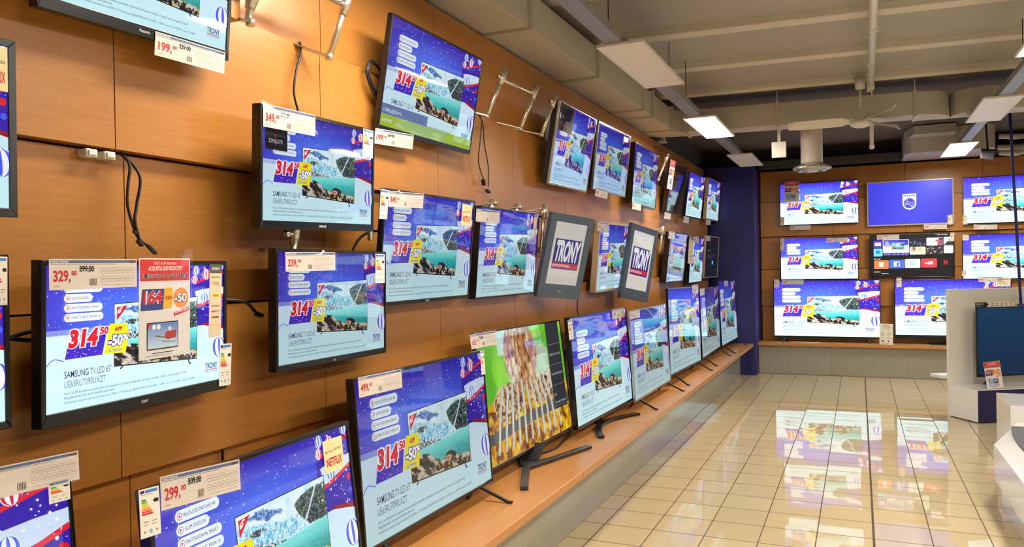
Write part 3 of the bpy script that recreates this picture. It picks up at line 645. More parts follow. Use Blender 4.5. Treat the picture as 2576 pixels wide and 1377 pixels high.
# ------------------------------------------------------------------ television sets
TV={
 'B1':([-0.5973, 6.84, 2.5503],1.1064,0.6437,[-1.5706, 0.011, -0.0005]),
 'B2':([0.6184, 6.84, 2.4968],1.1082,0.6448,[-1.5706, 0.0188, -0.0003]),
 'B3':([1.9016, 6.84, 2.4838],1.24,0.6566,[-1.5708, 0.0, 0.0]),
 'B4':([-0.607, 6.84, 1.7229],1.0938,0.6364,[-1.5708, -0.0041, -0.0002]),
 'B5':([0.6319, 6.84, 1.7331],1.086,0.63,[-1.5708, 0.0, 0.0]),
 'B6':([1.887, 6.84, 1.6985],1.24,0.6324,[-1.5708, 0.0, 0.0]),
 'B7':([-0.5175, 6.76, 0.9676],1.4769,0.8593,[-1.5708, -0.0167, -0.0001]),
 'B8':([1.1206, 6.76, 0.9705],1.4383,0.8368,[-1.5704, -0.0145, 0.0001]),
 'T1':([-1.98, -3.9624, 2.5456],0.7006,0.4175,[0.0278, 0.1236, 0.0356]),
 'T2':([-1.98, -4.7307, 1.9931],0.741,0.4416,[0.0, 0.0096, -0.0]),
 'T3':([-1.96, -3.1875, 2.0065],0.7311,0.4357,[0.0122, 0.0529, 0.0254]),
 'T4':([-1.99, -2.2384, 2.5297],0.8794,0.524,[-0.0316, 0.1795, -0.0071]),
 'T5':([-1.98, -3.9924, 1.4506],0.7238,0.4313,[0.1056, 0.0264, 0.0023]),
 'T6':([-1.98, -4.7487, 1.4646],0.723,0.4309,[-0.0, 0.0005, -0.0]),
 'T7':([-1.8082, -4.8908, 0.8655],1.1,0.6435,[-0.0, -0.0883, -0.0001]),
 'T8':([-1.6736, -3.8133, 0.8178],0.94,0.5499,[0.0717, -0.1098, -0.0017]),
 'T9':([-1.95, -3.1277, 1.49],0.7439,0.4433,[0.0202, 0.0162, -0.003]),
 'T10':([-1.98, -2.3228, 1.7333],0.8849,0.5273,[-0.0015, 0.1026, 0.0086]),
 'T11':([-1.98, -1.4166, 1.7236],0.8762,0.5221,[-0.0259, 0.0947, 0.0089]),
 'T12':([-1.8724, -0.7025, 1.7053],0.4244,0.5730,[-0.447, 0.2021, -0.0902]),
 'T13':([-1.98, 0.7564, 1.7207],0.9807,0.5844,[-0.0218, 0.1011, 0.0116]),
 'T14':([-1.8392, 1.0954, 1.6635],0.4897,0.6611,[-0.3004, 0.1179, -0.1433]),
 'T15':([-1.98, 3.2215, 1.7369],0.9646,0.5748,[-0.0362, 0.121, 0.0059]),
 'T16':([-1.98, 4.4046, 1.7164],1.0074,0.6003,[-0.0136, 0.0777, 0.0044]),
 'T17':([-1.98, 5.5954, 1.7653],0.9908,0.5904,[-0.0359, 0.0682, 0.0023]),
 'T18':([-1.96, -0.2878, 2.5011],0.9637,0.5742,[0.0232, 0.1772, 0.0158]),
 'T19':([-1.97, 0.7445, 2.5409],0.9245,0.5509,[-0.0255, 0.1203, 0.0005]),
 'T20':([-1.97, 1.8362, 2.5156],0.9692,0.5775,[-0.0219, 0.085, -0.0165]),
 'T21':([-1.97, 3.269, 2.5306],0.9496,0.5659,[-0.0066, 0.1634, 0.0026]),
 'T22':([-1.97, 4.3968, 2.5388],0.9481,0.565,[-0.0365, 0.1304, 0.0047]),
 'T23':([-1.98, 5.7663, 2.592],0.9853,0.5871,[-0.0322, 0.086, 0.0058]),
 'T24':([-1.8041, -2.6453, 0.8792],1.1515,0.67,[0.0018, -0.0696, -0.0022]),
 'T25':([-1.8964, -1.3184, 0.9126],1.2727,0.7405,[-0.0121, -0.1199, -0.0065]),
 'T26':([-1.7929, -0.1621, 0.9224],1.3003,0.7565,[-0.0305, -0.0653, 0.0037]),
 'T27':([-1.7236, 1.0253, 0.9111],1.2601,0.7331,[-0.0065, -0.0522, 0.0048]),
 'T28':([-1.724, 2.4889, 0.9895],1.4595,0.8492,[-0.0183, -0.0207, -0.009]),
 'T29':([-1.7289, 4.0111, 0.9684],1.387,0.807,[0.012, -0.0257, 0.0039]),
 'T30':([-1.7341, 5.4767, 0.9944],1.4920,0.8682,[0.0033, -0.0448, -0.0081]),
}
CARDS=[
 ('T1', 'price', 0.184, -0.219, 0.29, 0.071, -0.006),
 ('T3', 'price', -0.186, 0.179, 0.286, 0.08, 0.007),
 ('T3', 'energy', 0.31, 0.154, 0.074, 0.118, -0.029),
 ('T4', 'price', -0.287, -0.287, 0.322, 0.069, 0.054),
 ('T5', 'price', -0.18, 0.179, 0.288, 0.08, 0.005),
 ('T5', 'poster', 0.076, 0.073, 0.209, 0.3, 0.0),
 ('T5', 'strip', 0.3, 0.085, 0.059, 0.241, -0.022),
 ('T5', 'energy', 0.35, -0.134, 0.059, 0.141, -0.034),
 ('T6', 'energy', 0.335, 0.15, 0.039, 0.119, -0.019),
 ('T7', 'price', 0.435, 0.294, 0.221, 0.058, -0.029),
 ('T7', 'energy', 0.515, 0.239, 0.054, 0.049, -0.029),
 ('T8', 'price', -0.26, 0.242, 0.292, 0.084, -0.079),
 ('T8', 'energy', -0.444, 0.22, 0.063, 0.117, -0.065),
 ('T8', 'netflix', 0.354, 0.18, 0.115, 0.109, -0.126),
 ('T2', 'netflix', 0.317, 0.142, 0.059, 0.108, 0.197),
 ('T9', 'price', -0.152, 0.175, 0.296, 0.071, 0.015),
 ('T9', 'energy', 0.318, 0.148, 0.072, 0.127, -0.001),
 ('T10', 'price', -0.253, 0.223, 0.294, 0.061, 0.028),
 ('T10', 'energy', -0.434, 0.191, 0.062, 0.13, 0.006),
 ('T10', 'netflix', 0.347, 0.183, 0.111, 0.11, -0.007),
 ('T11', 'price', -0.283, 0.208, 0.284, 0.069, -0.0),
 ('T11', 'strip', 0.37, 0.185, 0.044, 0.129, -0.049),
 ('T24', 'price', -0.365, 0.296, 0.307, 0.078, -0.013),
 ('T24', 'energy', 0.552, 0.273, 0.043, 0.121, 0.149),
 ('T25', 'price', -0.519, 0.328, 0.326, 0.078, 0.005),
 ('T26', 'energy', -0.591, 0.297, 0.08, 0.132, 0.037),
 ('T26', 'clear', 0.439, 0.343, 0.33, 0.072, -0.004),
 ('T27', 'clear', -0.475, 0.337, 0.306, 0.07, -0.004),
 ('T13', 'clear', -0.328, 0.247, 0.281, 0.076, -0.02),
 ('T15', 'clear', -0.268, 0.25, 0.275, 0.082, 0.004),
 ('T16', 'strip', -0.33, 0.126, 0.257, 0.343, -0.006),
 ('T16', 'clear', -0.032, 0.26, 0.321, 0.086, 0.009),
 ('T17', 'clear', -0.301, 0.259, 0.284, 0.075, -0.001),
 ('T19', 'sticker', 0.314, 0.226, 0.139, 0.043, 0.056),
 ('T19', 'under', -0.191, -0.292, 0.334, 0.063, -0.007),
 ('T20', 'under', -0.205, -0.303, 0.289, 0.061, 0.019),
 ('T21', 'poster', -0.329, 0.126, 0.239, 0.317, 0.019),
 ('T21', 'under', -0.222, -0.326, 0.306, 0.072, 0.011),
 ('T22', 'under', -0.321, -0.322, 0.27, 0.08, -0.009),
 ('T23', 'under', -0.193, -0.328, 0.336, 0.077, 0.001),
 ('T28', 'clear', 0.499, 0.396, 0.353, 0.086, 0.011),
 ('T29', 'clear', -0.528, 0.368, 0.309, 0.084, 0.002),
 ('T30', 'clear', -0.106, 0.395, 0.376, 0.076, 0.001),
 ('B1', 'poster', -0.374, 0.2, 0.214, 0.298, -0.015),
 ('B1', 'energy', -0.517, -0.251, 0.058, 0.127, -0.042),
 ('B1', 'under', -0.261, -0.354, 0.297, 0.057, -0.008),
 ('B2', 'energy', 0.506, -0.265, 0.059, 0.137, 0.005),
 ('B2', 'under', 0.322, -0.357, 0.288, 0.073, -0.02),
 ('B3', 'energy', -0.596, -0.266, 0.053, 0.125, 0.009),
 ('B3', 'under', -0.351, -0.372, 0.282, 0.066, -0.039),
 ('B4', 'energy', -0.514, 0.23, 0.055, 0.188, -0.03),
 ('B4', 'price', 0.26, 0.271, 0.294, 0.068, -0.002),
 ('B5', 'price', -0.298, 0.279, 0.29, 0.072, -0.004),
 ('B5', 'energy', 0.514, 0.255, 0.051, 0.118, -0.034),
 ('B6', 'sticker', -0.577, 0.273, 0.077, 0.078, -0.034),
 ('B6', 'energy', -0.603, -0.23, 0.048, 0.072, -0.015),
 ('B7', 'energy', -0.687, 0.386, 0.072, 0.127, -0.009),
 ('B7', 'price', -0.456, 0.405, 0.309, 0.072, -0.01),
 ('B8', 'energy', -0.656, 0.382, 0.066, 0.137, -0.01),
 ('B8', 'price', 0.471, 0.412, 0.281, 0.06, -0.011),
 ('B8', 'sticker', 0.629, 0.378, 0.148, 0.125, -0.01),
]

def pose_axes(p, a):
    yaw, l, r = a
    n0 = Vector((math.cos(yaw), math.sin(yaw), 0)); rt = Vector((-math.sin(yaw), math.cos(yaw), 0)); up = Vector((0,0,1))
    n = n0*math.cos(l) - up*math.sin(l); u = up*math.cos(l) + n0*math.sin(l)
    R = rt*math.cos(r) + u*math.sin(r); U = u*math.cos(r) - rt*math.sin(r)
    m = Matrix.Identity(4)
    for i in range(3): m[i][0] = R[i]; m[i][1] = U[i]; m[i][2] = n[i]; m[i][3] = p[i]
    return m
BENCH_Z = 0.472
TVM = {}
def bulge(b, x0, y0, x1, y1, z0, z1, c=.05):
    b.hexa([(x0,y0,z0),(x1,y0,z0),(x1,y1,z0),(x0,y1,z0),(x0+c,y0+c,z1),(x1-c,y0+c,z1),(x1-c,y1-c,z1),(x0+c,y1-c,z1)][::1])
def make_tv(key, label, group, pic='ad', strength=1.0, frame='black', side=.011, bottom=.026, brand=None, stand=None, mount=True, mx=0, depth=.045, edge=.014, name='television'):
    p, w, h, a = TV[key]
    m = pose_axes(p, a)
    v = Vector(p) - CAMPOS; e = (edge-.012) * abs(v.dot(m.col[0].xyz) / v.dot(m.col[2].xyz)) if abs(a[0]) < 1 else 0   # the near side of a thick case shows beside its front
    w -= e; m.translation = m.translation + m.col[0].xyz*(e/2); TVM[key] = (m, w, h, e/2); depth = max(depth, edge+.005)
    base = m @ Matrix.Translation((0, -h/2, 0))
    root = empty(name, base, label, 'television' if name == 'television' else 'advertising display', group)
    inv = base.inverted(); y0 = h/2          # local centre of the screen plane is (0, h/2, 0)
    b = MB(); b.box(-w/2+.002, .002, -edge-.002, w/2-.002, h-.002, -.003)
    bulge(b, -w*.42, .01, w*.42, h*.80, -edge-.002, -depth-.02, .03)
    b.build('casing', M['blackmat'], root)
    b = MB(); s = side
    pts_o = [(-w/2,0),(w/2,0),(w/2,h),(-w/2,h)]; pts_i = [(-w/2+s,bottom),(w/2-s,bottom),(w/2-s,h-s),(-w/2+s,h-s)]
    bd = .014 if frame == 'silver' else edge
    for k in range(4):
        o0, o1, i1, i0 = pts_o[k], pts_o[(k+1)%4], pts_i[(k+1)%4], pts_i[k]
        b.hexa([(*o0,-bd),(*o1,-bd),(*i1,-bd),(*i0,-bd),(*o0,.005),(*o1,.005),(*i1,.0055),(*i0,.0055)])
    bz = b.build('bezel', M[frame], root, bevel=.002)
    sw, sh = w-2*s, h-s-bottom
    me = PIC[pic]
    key2 = (pic, strength)
    if key2 not in _scr: c = me.copy(); c.materials.clear(); c.materials.append(SCR[strength]); _scr[key2] = c
    so = add('screen', _scr[key2], root); asp = 1.5 if pic == 'logo' else .5625
    so.location = (0, bottom+sh/2, 0); so.scale = (sw, sh/asp, .8)
    if brand:
        A = Art(.09, .014); A.text(brand, 0, .012, None, .009, rgb(205,205,205), .02); me2 = A.mesh('maker_name'); me2.materials.append(M['paper'])
        bo = add('maker_name', me2, bz); bo.location = (.02, bottom/2, .0062)
    if mount and stand is None:
        wall_pt = (-2.11 if abs(a[0]) < 1 else None)
        n = m.col[2].xyz
        if wall_pt is not None: L = max(.01, (m.translation.x - .05*n.x - (-2.125)) / n.x)
        else: L = max(.01, (6.91 - (m.translation.y - .05*n.y)) / -n.y)
        mb = MB(); mb.box(mx-.11*(mx==0)-.02, y0-.10, -depth-.024, mx+.11*(mx==0)+.02, y0+.10, -depth-.015); mb.box(mx-.02, y0-.02, -.05-L, mx+.02, y0+.02, -depth-.02)
        mb.build('mount_arm', M['steel'], root)
    zb = BENCH_Z
    C = base.translation
    def wp(x, yy, z): return base @ Vector((x, yy, z))
    if stand == 'legs':
        for sx in (-1, 1):
            t = wp(sx*w*.38, .012, -.025); b = MB()
            f = Vector((t.x, t.y, 0)) + m.col[2].xyz*.16; f.z = zb+.006; q = Vector((t.x, t.y, 0)) - m.col[2].xyz*.06; q.z = zb+.006
            yv = m.col[0].xyz*.03*sx
            b.bar(t, f+yv, .016, .012); b.bar(t, q+yv*.5, .016, .012); b.bar(f+yv, f+yv+m.col[2].xyz*.02+Vector((0,0,-.001)), .02, .01)
            b.build('leg', M['blackmat'], root, inv=inv)
    if stand == 'flat':
        t = wp(0, .02, -.03); b = MB(); b.bar(t, Vector((t.x, t.y, zb+.01)), .16, .03, up=(0,1,0) if abs(a[0])<1 else (1,0,0))
        b.box(t.x-(.13 if abs(a[0])<1 else .28), t.y-(.28 if abs(a[0])<1 else .13), zb, t.x+(.13 if abs(a[0])<1 else .28), t.y+(.28 if abs(a[0])<1 else .13), zb+.012)
        b.build('stand', M['blackmat'], root, inv=inv)
    if stand == 'boomerang':
        b = MB(); t = wp(0, .03, -.04)
        ap = Vector((-1.815, -1.54, zb+.014))
        b.bar(t, Vector((-1.90, -1.42, zb+.02)), .20, .02); b.bar(Vector((-1.92,-1.30,zb+.014)), ap+Vector((0,.05,0)), .12, .018)
        b.bar(ap+Vector((0,-.03,0)), Vector((-1.645, -.93, zb+.012)), .042, .02); b.bar(ap+Vector((-.02,.03,0)), Vector((-1.66, -1.95, zb+.012)), .042, .02)
        b.build('stand', M['darkgraphite'], root, inv=inv, bevel=.003)
    if stand == 'arc':
        b = MB(); t = wp(0, .03, -.03)
        b.bar(t, Vector((-1.84, -.14, zb+.03)), .13, .02, up=(1,0,0))
        arc = spline([(-1.645,.27,zb+.012),(-1.70,.16,zb+.012),(-1.765,-.02,zb+.013),(-1.785,-.18,zb+.014),(-1.76,-.38,zb+.013),(-1.69,-.57,zb+.012),(-1.66,-.63,zb+.012)], 5)
        for p0, p1 in zip(arc, arc[1:]): b.bar(p0, p1+(p1-p0)*.15, .042, .020)
        b.bar(Vector((-1.87,-.14,zb+.012)), Vector((-1.77,-.12,zb+.012)), .1, .016)
        b.build('stand', M['black'], root, inv=inv, bevel=.002)
    return root
_scr = {}

HANG_T = 'televisions hung in the upper row of the left wall'; HANG_M = 'televisions hung in the middle rows of the left wall'
BEN = 'televisions standing on the left wooden bench'; BK = 'televisions on the back wall'
make_tv('T1', 'small hung television cut off by the top-left corner, its 199,00 card below', HANG_T, edge=0.03, bottom=.034, side=.014, brand='Panasonic', strength=1.0)
make_tv('T2', 'upper of two small televisions cut off by the left edge', HANG_M, side=.02, bottom=.022, frame='darkgraphite')
make_tv('T3', 'small hung television with the 349,00 price card and black label box on screen', HANG_M, edge=0.032, pic='label', strength=.85, brand='SAMSUNG', bottom=.03, side=.015)
make_tv('T4', 'high hung television with an olive-green source bar along the bottom of its picture', HANG_T, edge=0.022, pic='source', strength=.85, bottom=.022)
make_tv('T5', 'small hung television at left with red leaflet and 329,00 card over its picture', HANG_M, edge=0.03, strength=1.25, brand='SONY', bottom=.036, side=.014)
make_tv('T6', 'lower of two small televisions cut off by the left edge', HANG_M, strength=1.25, bottom=.02, side=.014)
make_tv('T9', 'small hung television with the 239,90 price card, above the television priced 499,00', HANG_M, edge=0.03, strength=.7, brand='LG', bottom=.024, side=.013)
make_tv('T10', 'hung television partly hidden behind the corner of the one priced 239,90', HANG_M, edge=0.022, strength=.7, brand='PHILIPS', bottom=.018)
make_tv('T11', 'hung television with thick dark side, directly left of the nearer grey tilted advertising display', HANG_M, edge=0.045, strength=.7, bottom=.012, side=.008)
make_tv('T13', 'champagne-framed hung television between the two grey advertising displays', HANG_M, edge=0.045, strength=.7, frame='champagne', side=.02, bottom=.022)
make_tv('T15', 'hung television in a dark case just beyond the farther grey advertising display', HANG_M, edge=0.055, strength=.4, bottom=.014)
make_tv('T16', 'hung television with a tall paper strip, next to last in the middle row', HANG_M, edge=0.05, strength=.85, bottom=.014)
make_tv('T17', 'gold-edged hung television showing a black setup message, last of the middle row', HANG_M, edge=0.03, pic='dialog', strength=1.0, frame='champagne', bottom=.014)
make_tv('T18', 'hung television with a dark menu corner, nearest of the upper far cluster', HANG_T, edge=0.05, pic='home', strength=.7, frame='silver', side=.008, bottom=.016)
make_tv('T19', 'silver-edged hung television, second of the upper far cluster', HANG_T, edge=0.03, strength=.55, frame='silver', side=.009, bottom=.014)
make_tv('T20', 'hung television, third of the upper far cluster', HANG_T, edge=0.045, strength=.55, bottom=.016)
make_tv('T21', 'switched-off black television hung high with a red leaflet at its left edge', HANG_T, edge=0.05, pic='off', strength=.55, bottom=.014)
make_tv('T22', 'hung television between the switched-off one and the last of the upper row', HANG_T, edge=0.03, strength=1.0, bottom=.014)
make_tv('T23', 'gold-edged hung television, last of the upper row beside the navy pillar', HANG_T, edge=0.04, strength=.85, frame='champagne', side=.014, bottom=.02)
make_tv('T7', 'television on the bench cut off by the bottom-left corner of the photo', BEN, strength=1.0, stand='legs', bottom=.022)
make_tv('T8', 'television on the bench priced 299,00 with a cream sticker at its top right corner', BEN, edge=0.03, stand='legs', bottom=.022, side=.014)
make_tv('T24', 'television on the bench priced 499,00, standing on slim splayed legs', BEN, edge=0.03, strength=.7, stand='legs', bottom=.016)
make_tv('T25', 'large television on the bench showing meat on a barbecue grill', BEN, edge=0.02, pic='grill', strength=.85, stand='boomerang', bottom=.016, side=.009)
make_tv('T26', 'television on the bench standing on a curved arc-shaped black foot', BEN, edge=0.032, strength=.85, stand='arc', bottom=.02)
make_tv('T27', 'television on the bench directly beyond the one with the arc-shaped foot', BEN, edge=0.016, strength=.55, stand='legs', frame='silver', side=.009, bottom=.018)
make_tv('T28', 'taller television on the bench, third from the corner pillar', BEN, strength=.55, stand='legs', bottom=.018)
make_tv('T29', 'dim television on the bench, second from the corner pillar', BEN, strength=.4, stand='legs', bottom=.018)
make_tv('T30', 'television on the bench nearest the navy corner pillar', BEN, strength=.55, stand='legs', bottom=.018)
make_tv('B1', 'top left back wall television with a red and yellow leaflet on its corner', BK, strength=1.8, bottom=.016)
make_tv('B2', 'back wall television showing a white shield crest on plain blue', BK, pic='crest', strength=1.26, frame='champagne', bottom=.018, side=.014)
make_tv('B3', 'back wall television at the right edge of the photo, top row', BK, strength=1.8, bottom=.014)
make_tv('B4', 'back wall television in the middle row at left', BK, strength=1.8, bottom=.012)
make_tv('B5', 'back wall television showing a smart menu of app tiles', BK, pic='menu', strength=1.26, bottom=.014)
make_tv('B6', 'back wall television at the right edge of the photo, middle row', BK, strength=1.8, bottom=.014)
make_tv('B7', 'large television standing on the back bench at left, nearest the pillar', BK, strength=1.8, stand='legs', bottom=.022)
make_tv('B8', 'large television on the back bench partly hidden by the white display partition', BK, strength=1.8, stand='flat', bottom=.05)
# the back wall carries on to the right of the frame; these sets are what the side screens and floor mirror
TV.update({'B9': ([3.20,6.84,2.45],1.24,.70,[-PI/2,0,0]), 'B10': ([3.20,6.84,1.66],1.24,.66,[-PI/2,0,0]), 'B11': ([2.85,6.76,.99],1.46,.85,[-PI/2,-.015,0]), 'B12': ([4.6,6.76,.99],1.46,.85,[-PI/2,-.015,0]), 'B13': ([4.6,6.84,1.9],1.24,.70,[-PI/2,0,0])})
make_tv('B9', 'back wall television beyond the right edge of the photo, top row, first', BK, strength=1.8)
make_tv('B10', 'back wall television beyond the right edge of the photo, middle row', BK, strength=1.8)
make_tv('B11', 'large television on the back bench beyond the right edge, nearer one', BK, strength=1.8, stand='legs')
make_tv('B12', 'large television on the back bench beyond the right edge, farther one', BK, strength=1.8, stand='legs')
make_tv('B13', 'back wall television beyond the right edge, farthest right', BK, strength=1.8)
GD = 'grey portrait advertising displays on the left wall'
make_tv('T12', 'nearer of the two tilted grey portrait displays with a blue and red sign', GD, edge=0.03, pic='logo', strength=.7, frame='graphite', side=.055, bottom=.095, brand='TRONY', depth=.02, mount=True, name='advertising_display')
make_tv('T14', 'farther of the two tilted grey portrait displays with a blue and red sign', GD, edge=0.03, pic='logo', strength=.85, frame='graphite', side=.055, bottom=.095, brand='TRONY', depth=.02, mx=.17, name='advertising_display')

# ------------------------------------------------------------------ cards and labels hung on the sets
PRICE = {'T1':('199,00','229.00'),'T3':('349,00','399.00'),'T4':('199,00','269.00'),'T5':('329,00','399.00'),'T7':(None,None),'T8':('299,00','309.00'),'T9':('239,90',None),'T10':('349,00',None),'T11':(None,None),'T24':('499,00',None),'T25':('659,00','729.00'),
         'B2':('459,00',None),'B3':('509,00',None),'B1':('549,00',None),'B4':('559,00','599.00'),'B5':('399,00','459.00'),'B7':('999,00',None),'B8':('899,00',None),'T19':('499,00',None),'T20':('499,00',None),'T21':('599,00',None),'T22':('499,00',None),'T23':('599,00',None)}
WHERE = {'T1':'television at the top-left corner','T2':'upper television at the left edge','T3':'television with the model label box','T4':'television with the green source bar','T5':'television with the red leaflet at left','T6':'lower television at the left edge','T7':'television in the bottom-left corner','T8':'bench television priced 299,00','T9':'television priced 239,90',
 'T10':'television behind the one priced 239,90','T11':'television left of the nearer grey display','T13':'champagne-framed television between grey displays','T15':'television beyond the farther grey display','T16':'next to last television of the middle row','T17':'last television of the middle row',
 'T19':'second television of the upper cluster','T20':'third television of the upper cluster','T21':'switched-off upper television','T22':'television beside the switched-off one','T23':'last television of the upper row','T24':'bench television priced 499,00','T25':'bench television with the barbecue picture','T26':'bench television with the arc foot','T27':'bench television beyond the arc-footed one','T28':'bench television third from the pillar','T29':'bench television second from the pillar','T30':'bench television nearest the pillar',
 'B1':'top left back wall television','B2':'back wall television with the shield crest','B3':'top back wall television at the right edge','B4':'middle left back wall television','B5':'back wall television with the smart menu','B6':'middle back wall television at the right edge','B7':'large left television on the back bench','B8':'large television behind the white partition'}
for k, t, cx, cy, cw, ch, rot in CARDS:
    m, w, h, dx = TVM[k]; cx -= dx
    sx = 1
    if t in ('price', 'under'):
        pr, old = PRICE.get(k, (None, None)); me, W, H = art_mesh('price_card', price_art, pr, old); nm = 'price_card'; cat = 'price card'; grp = 'price cards on the televisions'
        lab = ('cream price card %s' % ('reading %s ' % pr if pr else '')) + ('under the ' if t == 'under' else 'on the ') + WHERE[k]
    elif t == 'energy':
        me, W, H = art_mesh('energy_label', energy_art); nm = 'energy_label'; cat = 'energy label'; grp = 'energy labels on the televisions'; lab = 'narrow energy rating label on the ' + WHERE[k]
    elif t == 'poster':
        me, W, H = art_mesh('promotional_leaflet', poster_art, {'T5':'164','T21':'299','B1':'549'}[k], {'T5':'329','T21':'599','B1':'999'}[k]); nm = 'promotional_leaflet'; cat = 'leaflet'; grp = 'red promotional leaflets'; lab = 'red and white offer leaflet on the ' + WHERE[k]
    elif t == 'strip':
        me, W, H = art_mesh('feature_strip', strip_art, k); nm = 'feature_strip'; cat = 'label'; grp = 'printed feature strips'; lab = 'tall beige feature strip on the ' + WHERE[k]
    elif t == 'netflix':
        me, W, H = art_mesh('cream_sticker', flix_art); nm = 'cream_sticker'; cat = 'sticker'; grp = 'cream stickers with red lettering'; lab = 'square cream sticker with red letters on the ' + WHERE[k]
    elif t == 'sticker':
        me, W, H = art_mesh('small_sticker', small_sticker_art); nm = 'small_sticker'; cat = 'sticker'; grp = 'small pale stickers'; lab = 'small pale sticker on the ' + WHERE[k]
    else:
        me, W, H = art_mesh('sleeved_price_card', clear_art); nm = 'sleeved_price_card'; cat = 'price card'; grp = 'price cards in glossy sleeves'; lab = 'price card in clear sleeve on the ' + WHERE[k]
    if t in ('price', 'under', 'clear'): cw = min(max(cw, .27), .31); ch = min(max(ch, .07), .085)
    mm = m @ Matrix.Translation((cx, cy, .0085)) @ Matrix.Rotation(rot if abs(rot) < .1 else 0, 4, 'Z') @ Matrix.Diagonal((cw/W, ch/H, 1, 1))
    if t == 'under': mm = m @ Matrix.Translation((cx, cy, .0075)) @ Matrix.Rotation(rot, 4, 'Z') @ Matrix.Diagonal((cw/W, ch/H, 1, 1))
    c = add(nm, me); c.matrix_world = mm; tag(c, lab, cat, grp)
    if t in ('clear',) or (t in ('price', 'poster') and k in ('T3','T5','T7','T8','T9','T10','T11','T24','T25')):
        s = add('clear_sleeve', sheet('clear_sleeve', W*1.07, H*1.16, .004)); s.parent = c; s.location = (.004*W, .02*H, .0)
# ------------------------------------------------------------------ the room
def struct(o): o['kind'] = 'structure'; return o
b = MB(); b.box(-2.6, -8.0, -.06, 6.5, 7.4, 0); struct(b.build('floor', M['floor']))
# ceiling with its shallow beams
b = MB(); b.box(-2.6, -8.0, 3.44, 6.5, 7.4, 3.60)
ceil = struct(b.build('ceiling', M['plaster']))
b = MB(); b.hexa([(-2.27,2.47,3.425),(6.4,3.20,3.425),(6.4,7.1,3.425),(-2.27,7.1,3.425),(-2.27,2.47,3.445),(6.4,3.20,3.445),(6.4,7.1,3.445),(-2.27,7.1,3.445)]); struct(b.build('ceiling', mat('ceiling_painted_shade', rgb(104, 92, 78), 0.9, noise=.1, scale=60)))  # unlit far end of the ceiling: its shade is put into a darker colour
BZ = 3.385; SK = math.atan(.085)
for i, y in enumerate((-7.15,-6.05,-4.95,-3.85,-2.75,-1.70,-.62, .46, 1.53, 2.60)):
    b = MB(); b.hexa([(-2.6,y-.14-.085*2.5,BZ),(6.5,y-.14+.085*6.5,BZ),(6.5,y+.085*6.5,BZ),(-2.6,y-.085*2.5,BZ),(-2.6,y-.14-.085*2.5,3.5),(6.5,y-.14+.085*6.5,3.5),(6.5,y+.085*6.5,3.5),(-2.6,y-.085*2.5,3.5)])
    b.build('beam', M['beam'], ceil, bevel=.006)
# left wall: staggered beech boards
def boards_left():
    b = MB(); b.mi = 1; b.box(-2.26, -8.0, 0, -2.17, 6.02, 3.06); b.mi = 0
    for z0, z1, x in ((0.02,.445,-2.14),(.474,1.005,-2.14),(1.012,1.515,-2.10),(1.522,1.998,-2.14),(2.006,2.548,-2.10),(2.556,3.06,-2.14)):
        ys = [-3.98+.98*k for k in range(-4, 10)] + [6.02]
        off = 0 if x == -2.10 else .06
        e = [-7.99] + [y+off for y in ys[:-1]] + [6.02]
        for y0, y1 in zip(e, e[1:]):
            if y1-y0 > .02: b.box(-2.168, y0+.002, z0, x, y1-.002, z1)
    return b.build('wall_left', [M['wood_left'], M['groove']])
struct(boards_left())
b = MB(); b.box(-2.6, -8.0, 3.06, -2.27, 7.4, 3.5); b.box(-2.6,-8.0,0,-2.27,7.4,3.06); struct(b.build('wall_left_upper', M['upper']))
b = MB(); b.mi = 1; b.box(-1.46, 7.0, 0, 6.5, 7.08, 3.08); b.mi = 0
for z0, z1, y in ((0.02,.445,6.94),(.474,1.0,6.94),(1.008,1.56,6.90),(1.568,2.066,6.94),(2.074,2.60,6.90),(2.608,3.08,6.94)):
    e = [-1.44, -.40, .57, 1.54, 2.51, 3.48, 4.45, 5.42, 6.49]
    for x0, x1 in zip(e, e[1:]): b.box(x0+.002, y, z0, x1-.002, 6.998, z1)
struct(b.build('wall_back', [M['wood_back'], M['groove']]))
b = MB(); b.box(-2.6, 7.1, 0, 6.5, 7.3, 3.5); b.box(-1.44, 6.72, 3.12, 6.5, 7.1, 3.22); struct(b.build('wall_back_upper', M['upper']))
b = MB(); b.box(6.4, -8.0, 0, 6.5, 7.4, 3.5); struct(b.build('wall_right', M['wall']))
b = MB(); b.box(-2.6, -8.1, 0, 6.5, -8.0, 3.5); struct(b.build('wall_front', M['wall']))
# navy pillar in the corner
b = MB(); b.box(-2.26, 6.285, 0, -1.462, 6.98, 3.12); struct(b.build('wall_corner_pillar', M['navy'], bevel=.004))
b = MB(); b.box(-2.27, 6.0, 0, -2.2, 6.3, 3.12); struct(b.build('trim_1', M['navy']))
b = MB()
for k in range(60): b.box(-1.458, 6.9, .5+.043*k, -1.444, 6.94, .53+.043*k)
struct(b.build('trim_2', M['blackmat']))

